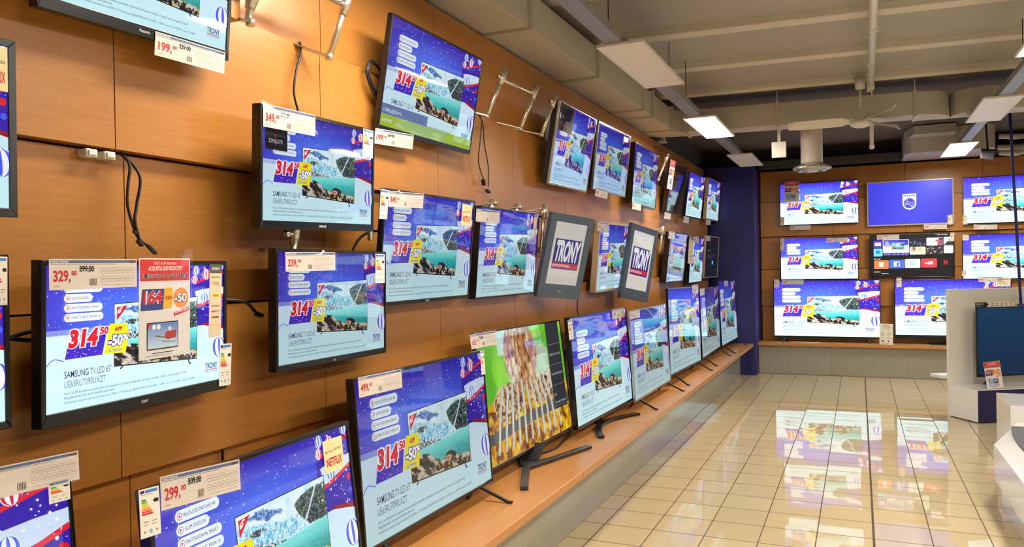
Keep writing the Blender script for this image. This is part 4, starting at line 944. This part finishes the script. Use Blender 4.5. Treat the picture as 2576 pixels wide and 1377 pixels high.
# ------------------------------------------------------------------ benches
def bench(label, name_mat, left):
    root = empty('display_bench', (-1.8, -1, 0) if left else (2.4, 6.7, 0), label, 'bench', 'wooden display benches')
    inv = root.matrix_world.inverted()
    if left:
        e = [-8.0, -5.9, -4.45, -2.97, -1.48, .0, 1.5, 3.0, 4.5, 6.284]
        for y0, y1 in zip(e, e[1:]):
            b = MB(); b.box(-2.132, y0+.001, .428, -1.50, y1-.001, .472); b.build('worktop', M['bench_left'], root, bevel=.003, inv=inv)
        b = MB()
        for y0, y1 in zip(e, e[1:]): b.box(-1.73, y0+.001, .004, -1.694, y1-.001, .428)
        b.build('front_panel', M['laminate'], root, inv=inv)
    else:
        e = [-1.46, -.10, 1.06, 2.3, 3.6, 5.0, 6.38]
        for x0, x1 in zip(e, e[1:]):
            b = MB(); b.box(x0+.001, 6.50, .428, x1-.001, 6.935, .472); b.build('worktop', M['bench_back'], root, bevel=.003, inv=inv)
        b = MB(); e = [-1.46, -.44, .55, 1.54, 2.53, 3.52, 4.51, 5.5, 6.38]
        for x0, x1 in zip(e, e[1:]): b.box(x0+.001, 6.57, .004, x1-.001, 6.60, .428)
        b.build('front_panel', M['laminate'], root, inv=inv)
bench('long wooden bench with grey front along the left wall', 'l', True)
bench('wooden bench with grey front along the back wall', 'b', False)

# ------------------------------------------------------------------ ducts
def duct_left():
    root = empty('air_duct', (-2.0, -2, 3.08), 'long square painted air duct above the left wall with flanged joints', 'duct', 'painted air ducts')
    inv = root.matrix_world.inverted()
    b = MB(); b.box(-2.25, -7.9, 3.085, -1.852, 2.60, 3.31); b.build('casing', M['duct'], root, inv=inv, bevel=.004)
    for y in (-5.4,-4.1,-2.72,-1.31,.02,1.36,1.72,2.56):
        b = MB(); b.box(-2.265, y-.022, 3.065, -1.828, y-.002, 3.33); b.box(-2.265, y+.002, 3.065, -1.828, y+.022, 3.33); b.build('flange', M['duct'], root, inv=inv, bevel=.002)
    return root
duct_left()
def duct_cross():
    root = empty('air_duct', (0, 2.9, 3.07), 'square painted air duct crossing the ceiling from the left wall to the right', 'duct', 'painted air ducts')
    inv = root.matrix_world.inverted()
    SL = .085
    def seg(x0, x1, d=0, z0=3.072, z1=3.305):
        return [(x0,2.84+SL*x0-d,z0),(x1,2.84+SL*x1-d,z0),(x1,3.14+SL*x1+d,z0),(x0,3.14+SL*x0+d,z0),(x0,2.84+SL*x0-d,z1),(x1,2.84+SL*x1-d,z1),(x1,3.14+SL*x1+d,z1),(x0,3.14+SL*x0+d,z1)]
    b = MB(); b.hexa(seg(-1.72, .47)); b.hexa(seg(1.19, 6.3)); b.build('casing', M['duct'], root, inv=inv, bevel=.004)
    # curved elbow at the corner
    b = MB(); pts = [(-2.25,2.62),(-1.852,2.62),(-1.84,2.665),(-1.80,2.70),(-1.74,2.712),(-1.72,2.70),(-1.72,2.99),(-1.85,3.0),(-2.05,2.95),(-2.18,2.82)]; b.prism(pts, 3.08, 3.308); b.build('elbow', M['duct'], root, inv=inv)
    for x in (-1.735, -.80, .465):
        b = MB(); b.hexa(seg(x-.012, x+.012, .012, 3.055, 3.325)); b.bar((x,2.84+SL*x,3.325),(x,2.84+SL*x,3.42),.012,.012); b.build('strap', M['duct'], root, inv=inv)
    # two bulging bends
    for x0, x1, f in ((.475,.79,1),(.795,1.19,-1)):
        b = MB(); n = 12; pts = []
        for k in range(n+1):
            t = k/n; tt = t if f > 0 else 1-t; x = x0+(x1-x0)*t
            y = 2.84+SL*x + .30*(1-math.sqrt(max(0, 1-tt*tt)))*.9
            pts.append((x, y))
        pts += [(x1, 3.2+SL*x1), (x0, 3.2+SL*x0)]
        b.prism(pts, 3.072, 3.30); b.build('bend', M['duct'], root, inv=inv)
    return root
duct_cross()
def duct_round():
    root = empty('round_duct', (-.485, 3.05, 2.57), 'vertical round duct with a flared ceiling diffuser at its lower end', 'duct')
    inv = root.matrix_world.inverted()
    b = MB(); b.lathe([(.108,3.071),(.108,2.68)], -.49, 3.03, 32); b.build('pipe', M['duct'], root, inv=inv)
    b = MB(); b.lathe([(.108,2.69),(.125,2.675),(.17,2.655),(.19,2.635),(.188,2.625),(.15,2.622),(.145,2.605),(.11,2.60),(.105,2.625),(.07,2.62),(.065,2.60),(.03,2.60),(.0,2.61)], -.49, 3.03, 40); b.build('diffuser', M['silver'], root, inv=inv)
duct_round()
def duct_box():
    root = empty('ventilation_box', (1.0, 6.4, 3.1), 'big square-cornered ventilation duct above the back wall behind the far lit light', 'duct')
    inv = root.matrix_world.inverted()
    b = MB(); b.prism([(.60,6.02),(1.52,6.02),(1.58,6.10),(1.58,6.88),(.53,6.88),(.53,6.10)], 3.10, 3.42); b.build('casing', M['duct'], root, inv=inv, bevel=.004)
    b = MB(); b.hexa([(.62,5.7,3.30),(1.1,5.7,3.30),(1.1,6.02,3.30),(.56,6.02,3.30),(.62,5.7,3.41),(1.1,5.7,3.41),(1.1,6.02,3.42),(.56,6.02,3.42)]); b.build('collar', M['duct'], root, inv=inv)
duct_box()

# ------------------------------------------------------------------ ceiling lights and their channels
def channel(x0, x1, ys, label):
    root = empty('light_channel', ((x0+x1)/2, 0, 3.04), label, 'light channel', 'grey channels carrying the ceiling lights'); inv = root.matrix_world.inverted()
    b = MB()
    b.box(x0, ys[0], 3.014, x1, ys[1], 3.066); b.build('rail', M['alu'], root, inv=inv, bevel=.003)
    for y in [-6.3, -3.7, -1.1, .55, 1.2, 4.0]:
        b = MB(); b.tube([((x0+x1)/2, y, 3.06), ((x0+x1)/2, y, 3.43)], .003, 6); b.build('wire', M['blackmat'], root, inv=inv)
channel(-1.475, -1.365, (-7.5, 4.5), 'grey light channel above the left aisle edge')
channel(1.03, 1.13, (-7.5, 5.8), 'grey light channel at the right of the ceiling')
channel(3.63, 3.73, (-7.5, 5.3), 'grey light channel beyond the right edge of the photo')
def light(x, y, on, label, z=3.0):
    root = empty('ceiling_light', (x, y, z), label, 'ceiling light', 'flat panels of the ceiling light rows'); w, l = .15, .61
    b = MB(); b.box(-w, -l, 0, w, l, .012); b.box(-w, -l, -.004, -w+.012, l, .0); b.box(w-.012, -l, -.004, w, l, 0); b.box(-w+.012, -l, -.004, w-.012, -l+.012, 0); b.box(-w+.012, l-.012, -.004, w-.012, l, 0)
    b.build('frame', M['panelframe'], root)
    b = MB(); b.box(-w+.013, -l+.013, -.003, w-.013, l-.013, -.0005); b.build('diffuser', M['panelon'] if on else M['paneloff'], root)
for y, on, lab in ((-5.56,False,'ceiling light behind the viewer over the left aisle edge'),(-2.98,True,'lit ceiling light above the top-left televisions'),(-.40,False,'large unlit ceiling light nearest the viewer in the left row'),(2.18,True,'lit ceiling light in the left row'),(4.80,False,'small unlit ceiling light at the far end of the left row')):
    light(-1.38, y, on, lab)
for y, on, lab in ((-5.17,True,'ceiling light behind the viewer in the right row'),(-2.59,True,'ceiling light overhead in the right row'),(-.07,True,'lit ceiling light cut off by the upper right edge'),(2.57,False,'unlit ceiling light in the right row'),(5.22,True,'lit ceiling light at the far end of the right row')):
    light(1.07, y, on, lab)
for y, on, lab in ((-5.2,True,'ceiling light outside the photo at right, rear'),(-2.6,True,'ceiling light outside the photo at right, second'),(.0,True,'ceiling light outside the photo at right, third'),(2.6,False,'ceiling light outside the photo at right, fourth'),(5.2,True,'ceiling light outside the photo at right, far')):
    light(3.68, y, on, lab)

# ------------------------------------------------------------------ ceiling fan, pipes, access point, camera, speaker, pole
def fan():
    cx, cy = -.022, 2.45
    root = empty('ceiling_fan', (cx, cy, 2.93), 'white three-bladed ceiling fan hanging from a rod', 'fan'); inv = root.matrix_world.inverted()
    b = MB(); b.lathe([(.0,3.385),(.05,3.385),(.042,3.29),(.0,3.285)], cx, cy, 24); b.build('canopy', M['plastic'], root, inv=inv)
    b = MB(); b.tube([(cx,cy,3.29),(cx,cy,3.06)], .012, 10); b.build('rod', M['plastic'], root, inv=inv)
    b = MB(); b.lathe([(.0,3.07),(.045,3.065),(.06,3.04),(.06,2.99),(.09,2.985),(.098,2.965),(.085,2.94),(.05,2.925),(.0,2.92)], cx, cy, 32); b.build('motor', M['plastic'], root, inv=inv)
    for ang in (math.radians(182), math.radians(58), math.radians(-66)):
        c, s = math.cos(ang), math.sin(ang); b = MB(); top = []; bot = []
        for r, w in ((.07,.03),(.16,.05),(.30,.068),(.45,.066),(.58,.055),(.65,.02)):
            for sd, lst in ((-1, top), (1, bot)):
                lst.append((cx+c*r-s*w*sd, cy+s*r+c*w*sd, 2.985+.03*sd*(1 if r > .1 else 0)))
        for k in range(5):
            for dz in (0,):
                p = [top[k], top[k+1], bot[k+1], bot[k]]; q = [(x,y,z+.005) for x,y,z in p]; b.hexa(p+q)
        b.build('blade', M['plastic'], root, inv=inv)
fan()
def tagtube(name, pts, r, m, label, cat, group=None, n=12, extra=None):
    o = Vector(pts[0]); b = MB(); b.tube([Vector(p)-o for p in pts], r, n)
    if extra: extra(b, o)
    ob = b.build(name, m); ob.location = o; tag(ob, label, cat, group); return ob
def pipe_extra(b, o):
    for y in (-1.7, .47, 1.53, 2.55): b.box(.063-.03-o.x, y-.01-o.y, 3.275-o.z, .063+.03-o.x, y+.01-o.y, 3.40-o.z)
    b.lathe([(.0,3.27-o.z),(.032,3.27-o.z),(.036,3.30-o.z),(.03,3.33-o.z),(.0,3.335-o.z)], .068-o.x, 2.42-o.y, 14)
    b.tube([Vector((.075,2.47,3.28))-o, Vector((.08,2.5,3.22))-o], .006, 6)
tagtube('ceiling_pipe', [(.045,-7.9,3.31),(.055,0,3.31),(.07,2.42,3.31)], .026, M['plastic'], 'white pipe running along the ceiling in front of the fan', 'pipe', extra=pipe_extra)
def drop_extra(b, o): b.lathe([(.0,2.83-o.z),(.022,2.835-o.z),(.028,2.86-o.z),(.022,2.885-o.z)], .085-o.x, 3.35-o.y, 12)
tagtube('drop_pipe', [(.085,3.35,3.42),(.085,3.35,2.86)], .02, M['plastic'], 'short white vertical pipe with a nozzle below the crossing duct', 'pipe', extra=drop_extra)
for k, (z, x0, x1, y) in enumerate(((3.25,1.62,6.3,6.1),(3.12,1.62,6.3,6.2),(3.02,1.60,6.3,5.95))):
    tagtube('branch_pipe', spline([(x0,y,z),(x0+.25,y,z-.02),(x0+.5,y+.03,z-.01+.06*(k==2)),(x1,y+.1,z+.03)], 4), .034, M['duct'], 'grey pipe beside the square ventilation duct, ' + ('uppermost','middle one','lowest with a bend')[k] + ' of three', 'pipe', 'pipes beside the ventilation duct')
root = empty('wireless_access_point', (-.79, 2.82, 2.74), 'square white flat antenna box hanging from the crossing duct', 'access point'); inv = root.matrix_world.inverted()
b = MB(); b.box(-.865,2.80,2.742,-.722,2.83,2.905); b.build('case', M['plastic'], root, inv=inv, bevel=.006)
b = MB(); b.box(-.808,2.815,2.90,-.778,2.825,3.06); b.build('bracket', M['plastic'], root, inv=inv)
root = empty('security_camera', (-2.1, 3.2, 3.06), 'small white dome camera on top of the left wooden wall', 'camera'); inv = root.matrix_world.inverted()
b = MB(); b.box(-2.14,3.15,3.062,-2.06,3.27,3.085); b.build('base', M['plastic'], root, inv=inv, bevel=.004)
b = MB(); b.lathe([(.035,3.085),(.035,3.11),(.028,3.14),(.015,3.155),(0,3.16)], -2.10, 3.21, 16); b.build('housing', M['plastic'], root, inv=inv)
root = empty('loudspeaker', (1.42, 5.5, 2.87), 'dark loudspeaker hanging near the back wall beside the ventilation duct', 'loudspeaker'); inv = root.matrix_world.inverted()
b = MB(); b.hexa([(1.33,5.45,2.90),(1.47,5.42,2.865),(1.50,5.62,2.88),(1.37,5.65,2.92),(1.34,5.45,3.03),(1.49,5.42,3.0),(1.51,5.62,3.02),(1.37,5.65,3.05)]); b.build('cabinet', M['blackmat'], root, inv=inv, bevel=.01)
b = MB(); b.tube([(1.42,5.53,3.02),(1.40,5.53,3.42)], .012, 8); b.build('hanger', M['blackmat'], root, inv=inv)
def pole_extra(b, o): b.lathe([(0,1.18-o.z),(.03,1.18-o.z),(.03,1.20-o.z),(.012,1.21-o.z)], 1.40-o.x, 3.42-o.y, 12)
tagtube('blue_pole', [(1.316,3.38,3.42),(1.402,3.42,1.19)], .013, M['navy'], 'thin navy blue pole from the ceiling down to the white display partition', 'pole', extra=pole_extra)

# ------------------------------------------------------------------ wall brackets
def frame_bracket(label, posts, bars, arms):
    root = empty('wall_bracket', posts[0][1], label, 'bracket', 'zinc television brackets on the left wall'); inv = root.matrix_world.inverted()
    for t, q in posts:
        t, q = Vector(t), Vector(q); d = (t-q).normalized()
        b = MB(); b.tube([q, t+d*.012], .0125, 12); b.tube([t-d*.075, t+d*.025], .0175, 12); b.build('post', M['steel'], root, inv=inv)
        b = MB(); c = t-d*.03; b.tube([c, c+Vector((.0,-.035,0))], .007, 8); b.lathe([(0,c.z-.012),(.014,c.z-.012),(.014,c.z+.012),(0,c.z+.012)], c.x, c.y-.045, 10); b.build('clamp_screw', M['chrome'], root, inv=inv)
    for a_, c_ in bars:
        b = MB(); b.tube([a_, c_], .011, 12); b.build('crossbar', M['steel'], root, inv=inv)
    for a_, c_ in arms:
        b = MB(); b.bar(a_, c_, .035, .006); b.tube([Vector(a_)+Vector((0,0,-.012)), Vector(a_)+Vector((0,0,.012))], .016, 8); b.build('arm', M['steel'], root, inv=inv)
frame_bracket('bare zinc bracket with wooden block, right beside the top-left television', [((-1.975,-3.522,2.62),(-1.98,-3.541,2.50))], [], [((-1.97,-3.541,2.495),(-2.135,-3.60,2.552))])
b = MB(); b.box(-2.0,-3.60,2.50,-2.135,-3.555,2.66); o = b.build('wooden_spacer', M['wood_left'], bevel=.003); tag(o, 'small beech wooden block fixed beside the top-left television', 'block')
frame_bracket('bare zinc bracket high on the wall, left of the television with the green source bar', [((-1.93,-3.03,2.735),(-1.985,-3.085,2.492)), ((-1.93,-3.47,2.735),(-1.985,-3.52,2.55))], [((-1.94,-3.05,2.705),(-1.94,-3.47,2.705))], [((-1.985,-3.085,2.49),(-2.138,-3.16,2.552))])
frame_bracket('bare zinc gate-shaped bracket between the upper televisions', [((-1.93,-1.52,2.77),(-1.985,-1.645,2.508)), ((-1.93,-1.03,2.78),(-1.985,-1.168,2.512))], [((-1.94,-1.53,2.735),(-1.94,-1.05,2.745))], [((-1.985,-1.645,2.505),(-2.138,-1.72,2.552)), ((-1.985,-1.168,2.51),(-2.138,-1.27,2.552))])
frame_bracket('zinc bracket post just left of the upper cluster of televisions', [((-1.94,-.665,2.79),(-1.985,-.812,2.53))], [((-1.955,-.70,2.74),(-1.99,-.60,2.74))], [((-1.985,-.812,2.525),(-2.138,-.99,2.552))])
frame_bracket('brassy bracket post between the third upper television and the switched-off one', [((-1.93,2.70,2.83),(-1.985,2.49,2.56))], [], [((-1.985,2.49,2.555),(-2.138,2.44,2.552))])
frame_bracket('brassy bracket post left of the nearer grey display', [((-1.96,-.842,2.03),(-1.99,-.86,1.70))], [((-1.97,-.84,1.98),(-2.0,-.70,1.985))], [((-1.965,-.83,2.035),(-2.12,-.90,2.002))])
frame_bracket('brassy bracket post right of the farther grey display', [((-1.96,2.555,2.04),(-1.99,2.49,1.77))], [((-1.97,2.55,2.0),(-2.0,2.42,2.0))], [((-1.965,2.55,2.045),(-2.12,2.48,2.002))])
frame_bracket('zinc bracket between the television priced 349,00 and the one priced 239,90', [((-1.99,-3.30,1.80),(-2.0,-3.305,1.70))], [], [((-1.99,-3.305,1.70),(-2.13,-3.31,1.72))])
frame_bracket('zinc bracket with hinge beside the right edge of the television with the model label box', [((-2.0,-2.795,1.985),(-2.0,-2.80,1.76))], [], [((-2.0,-2.795,1.99),(-2.12,-2.83,2.002))])

frame_bracket('two short zinc hooks just above the television left of the nearer grey display', [((-2.02,-1.52,2.015),(-2.025,-1.525,1.98)), ((-2.02,-1.16,2.015),(-2.025,-1.165,1.98))], [], [((-2.0,-1.52,2.018),(-2.13,-1.56,2.003)), ((-2.0,-1.16,2.018),(-2.13,-1.20,2.003))])

# ------------------------------------------------------------------ cables
CG = 'loose black cables on the left wall'
def cable(label, *runs, r=.0045, ends=()):
    o = Vector(runs[0][0]); b = MB()
    for q in runs: b.tube([p-o for p in spline(q, 8)], r, 8)
    for e0, e1, w in ends: b.bar(Vector(e0)-o, Vector(e1)-o, w, w*.6)
    ob = b.build('cable', M['cable']); ob.location = o; tag(ob, label, 'cable', CG); return ob
cable('long black cable hanging free at left with several plugs at its end', [(-2.12,-3.95,2.0),(-2.07,-3.957,1.96),(-2.065,-3.967,1.90),(-2.065,-3.971,1.84),(-2.065,-3.956,1.784),(-2.065,-3.933,1.736),(-2.065,-3.895,1.712)], [(-2.12,-3.945,2.0),(-2.06,-3.93,1.93),(-2.06,-3.942,1.84),(-2.06,-3.95,1.79),(-2.06,-3.935,1.73)], ends=(((-2.065,-3.90,1.715),(-2.065,-3.872,1.69),.013),((-2.06,-3.94,1.73),(-2.06,-3.925,1.715),.016),((-2.06,-3.955,1.757),(-2.06,-3.94,1.75),.012)))
cable('black cable dropping behind the television priced 349,00', [(-2.15,-3.115,2.52),(-2.10,-3.125,2.552),(-2.075,-3.15,2.50),(-2.07,-3.185,2.42),(-2.07,-3.20,2.336),(-2.07,-3.18,2.27),(-2.07,-3.14,2.18),(-2.05,-3.10,2.08)])
cable('pair of thin black leads hanging free below the gate-shaped bracket', [(-2.15,-1.66,2.54),(-2.08,-1.60,2.545),(-2.07,-1.545,2.51),(-2.07,-1.564,2.392),(-2.07,-1.59,2.25),(-2.07,-1.521,2.152)], [(-2.08,-1.60,2.545),(-2.07,-1.53,2.50),(-2.07,-1.512,2.377),(-2.07,-1.463,2.241),(-2.07,-1.469,2.12)], r=.0035, ends=(((-2.07,-1.535,2.16),(-2.07,-1.525,2.125),.022),((-2.07,-1.49,2.10),(-2.07,-1.455,2.09),.022)))
cable('looped black cable behind the left edge of the television with the green source bar', [(-2.06,-2.60,2.40),(-2.06,-2.68,2.48),(-2.06,-2.705,2.54),(-2.06,-2.66,2.575),(-2.06,-2.60,2.55)], [(-2.06,-2.58,2.36),(-2.065,-2.67,2.45),(-2.065,-2.71,2.53),(-2.065,-2.67,2.585),(-2.065,-2.60,2.56)], r=.006)
cable('black power cable between the television with the red leaflet and the one priced 239,90', [(-2.09,-3.70,1.52),(-2.075,-3.60,1.533),(-2.05,-3.509,1.523),(-2.055,-3.45,1.484),(-2.06,-3.41,1.470)], r=.006, ends=(((-2.065,-3.435,1.475),(-2.068,-3.405,1.468),.02),))
cable('short bent black cable left of the television with the red leaflet', [(-2.06,-4.20,1.445),(-2.06,-4.30,1.458),(-2.06,-4.33,1.466),(-2.06,-4.28,1.478),(-2.06,-4.18,1.482)], r=.006)
cable('thin cable below the nearer grey display', [(-2.06,.065,1.50),(-2.06,.071,1.397),(-2.07,.086,1.334),(-2.08,.139,1.253),(-2.06,.16,1.1)], r=.0035)
cable('black cable rising behind the television priced 239,90 to the one above', [(-2.04,-2.88,1.69),(-2.05,-2.853,1.727),(-2.05,-2.808,1.771),(-2.04,-2.75,1.80),(-2.03,-2.66,1.81)], r=.006)
cable('black power cable lying on the bench behind the barbecue television stand', [(-1.98,-.35,.478),(-1.90,-.60,.478),(-1.86,-.85,.478),(-1.84,-1.05,.478),(-1.90,-1.25,.478),(-1.99,-1.32,.478)], r=.0055)
cable('black cable on the upright gap behind the bench television priced 299,00', [(-2.125,-3.55,1.0),(-2.12,-3.555,.9),(-2.12,-3.55,.7)], r=.005)
for y, lab in ((-4.06,'left'),(-4.0,'right')):
    b = MB(); b.box(-.02,-.019,-.012,.02,.019,.012); b.box(.02,-.014,-.008,.026,.014,.008); o = b.build('wall_socket', M['plastic'], bevel=.003); o.location = (-2.118,y,1.984); tag(o, lab + ' one of two white sockets under the board edge at left', 'socket', 'white sockets under the board edge')

# ------------------------------------------------------------------ white display partition on the right
ax = Vector((.84, .545, 0)).normalized(); ay = Vector((-.545, .84, 0)).normalized()
mloc = Matrix.Identity(4)
for i in range(3): mloc[i][0] = ax[i]; mloc[i][1] = ay[i]
mloc.translation = Vector((1.008, 3.332, 0))
root = empty('display_partition', mloc, 'white display partition with a low white and navy plinth in front', 'display stand')
b = MB(); b.box(0, 0, .012, 2.4, .39, .335); b.build('plinth', M['white'], root, bevel=.002)
b = MB(); b.box(.004, -.004, .014, 2.396, .0, .33); b.build('plinth_front', M['navylam'], root)
b = MB(); b.box(-.004, .392, 0, 2.42, .425, 1.342); b.build('panel', M['whitewall'], root, bevel=.003)
b = MB(); b.box(-.05, .427, .40, .6, .62, .43); b.build('rear_shelf', M['white'], root, bevel=.002)
m2 = mloc @ Matrix.Translation((.165+.62, .20, .795)) @ Matrix(((1,0,0,0),(0,0,-1,0),(0,1,0,0),(0,0,0,1)))
TV['P1'] = None
def partition_tv():
    w, h = 1.235, .72
    base = m2 @ Matrix.Translation((0,-h/2,0)); TVM['P1'] = (m2, w, h, 0)
    root = empty('television', base, 'television showing plain dark blue in front of the white display partition', 'television')
    b = MB(); b.box(-w/2+.002,.002,-.016,w/2-.002,h-.002,-.003); bulge(b,-w*.42,.01,w*.42,h*.8,-.016,-.06,.03); b.build('casing', M['blackmat'], root)
    b = MB(); s = .009; bt = .02; po = [(-w/2,0),(w/2,0),(w/2,h),(-w/2,h)]; pi = [(-w/2+s,bt),(w/2-s,bt),(w/2-s,h-s),(-w/2+s,h-s)]
    for k in range(4): b.hexa([(*po[k],-.012),(*po[(k+1)%4],-.012),(*pi[(k+1)%4],-.012),(*pi[k],-.012),(*po[k],.005),(*po[(k+1)%4],.005),(*pi[(k+1)%4],.0055),(*pi[k],.0055)])
    b.build('bezel', M['black'], root, bevel=.002)
    me = PIC['blue']; me.materials.append(SCR[.71]); so = add('screen', me, root); so.location = (0, bt+(h-s-bt)/2, 0); so.scale = (w-2*s, (h-s-bt)/.5625, 1)
    for sx in (-1, 1):
        b = MB(); b.bar((sx*w*.36,.01,-.02),(sx*w*.36+sx*.02,-.093,.12),.016,.012,up=(0,0,1)); b.bar((sx*w*.36,.01,-.02),(sx*w*.36+sx*.01,-.093,-.10),.016,.012,up=(0,0,1)); b.build('leg', M['blackmat'], root)
partition_tv()
def header_art():
    A = Art(.55, .05, .0002); A.rect(0,0,.55,.05,rgb(226,214,196)); A.layer().poly([(0,0),(.13,0),(.155,.025),(.13,.05),(0,.05)], rgb(30,30,34)); A.layer().text('Panasonic', .01, .022, .09, .012, rgb(236,236,236), .02).rect(.01,.03,.06,.033,rgb(150,150,150)).rect(.01,.038,.08,.041,rgb(150,150,150))
    for j in range(2):
        for k in range(6): A.rect(.19+.055*k,.010+.02*j,.212+.055*k-.006*(k%2),.018+.02*j,rgb(70,66,62) if k < 4 else rgb(190,70,60))
    return A
me, Wd, Hd = art_mesh('header_card', header_art); c = add('header_card', me); c.matrix_world = m2 @ Matrix.Translation((-.35,.386,-.006)); tag(c, 'long header card with a black arrow standing on top of the plain blue television', 'card')
me, Wd, Hd = art_mesh('promotional_leaflet', poster_art, '299', '599'); c = add('promotional_leaflet', me)
c.matrix_world = mloc @ Matrix.Translation((.235,.06,.475)) @ Matrix.Rotation(-.06, 4, 'Y') @ Matrix.Rotation(PI/2-.12, 4, 'X') @ Matrix.Diagonal((.88,.90,1,1)); tag(c, 'red topped offer leaflet standing on the white plinth before the plain blue television', 'leaflet', 'red promotional leaflets')
b = MB(); b.bar((0,.01,.13),(0,.07,.006),.03,.003,up=(0,1,0)); b.build('easel_foot', M['white'], None).parent = None
e = bpy.data.objects['easel_foot']; e.parent = c; e.matrix_parent_inverse = Matrix.Identity(4); e.matrix_world = mloc @ Matrix.Translation((.235,.06,.337))
me, Wd, Hd = art_mesh('assistance_leaflet', leaflet_art); c = add('assistance_leaflet', me); c.matrix_world = Matrix.Translation((.285,6.60,.472+.149)) @ Matrix.Rotation(PI/2-.10, 4, 'X') @ Matrix.Rotation(-.03, 4, 'Z') @ Matrix.Diagonal((.82,.98,1,1)); tag(c, 'cream information leaflet standing on the back bench between two large televisions', 'leaflet')
b = MB(); b.box(-.06,.02,.0,.09,.07,.006); b.box(.075,.03,0,.085,.036,.25); o = b.build('leaflet_holder', M['plastic']); o.location = (.285,6.60,.472); tag(o, 'thin white stand behind the cream leaflet on the back bench', 'holder')
# cable snaking under the left back television
cable('pale cable lying on the back bench under the large left television', [(-1.0,6.66,.478),(-.9,6.62,.478),(-.75,6.60,.478),(-.6,6.62,.478)], r=.005).data.materials[0] = M['plastic']

# ------------------------------------------------------------------ low white display table at the lower right
root = empty('display_table', (.79, .42, 0), 'low glossy white display table with slanted corner at the lower right edge', 'table'); inv = root.matrix_world.inverted()
b = MB(); b.prism([(.735,.30),(.735,-4.6),(2.1,-4.6),(2.1,1.15),(1.0,1.15)], .19, .42); b.build('top', M['white'], root, inv=inv, bevel=.003)
b = MB(); b.prism([(.79,.40),(.79,-4.55),(2.05,-4.55),(2.05,1.1),(1.02,1.1)], 0, .19); b.build('base', M['white'], root, inv=inv)
b = MB(); cur = [(p.x, p.y) for p in spline([(.93,.93,0),(.885,.55,0),(.875,.1,0),(.91,-.5,0),(1.0,-1.2,0)], 5)]; b.prism(cur + [(1.6,-1.2),(1.6,.95)], .42, .432)
o = b.build('display_mat', M['grey']); tag(o, 'dark grey mat with a curved edge lying on the low white table', 'mat')
root = empty('phone', (1.06, .72, .433), 'small blue-screened phone lying on the dark grey mat', 'phone'); inv = root.matrix_world.inverted()
b = MB(); b.box(1.0,.60,.433,1.14,.86,.445); b.build('body', M['graphite'], root, inv=inv, bevel=.004)
A = Art(.12,.24); A.rect(0,0,.12,.24,rgb(70,120,190)); me = A.mesh('phone_picture'); me.materials.append(SCR[.7]); so = add('screen', me, root); so.location = (.01,.01,.0125)
root = empty('display_cube', (1.3, 1.8, 0), 'plain white display cube behind the low white table', 'display cube'); inv = root.matrix_world.inverted()
b = MB(); b.box(1.0,1.42,0,1.75,2.1,.50); b.build('body', M['white'], root, inv=inv, bevel=.003)
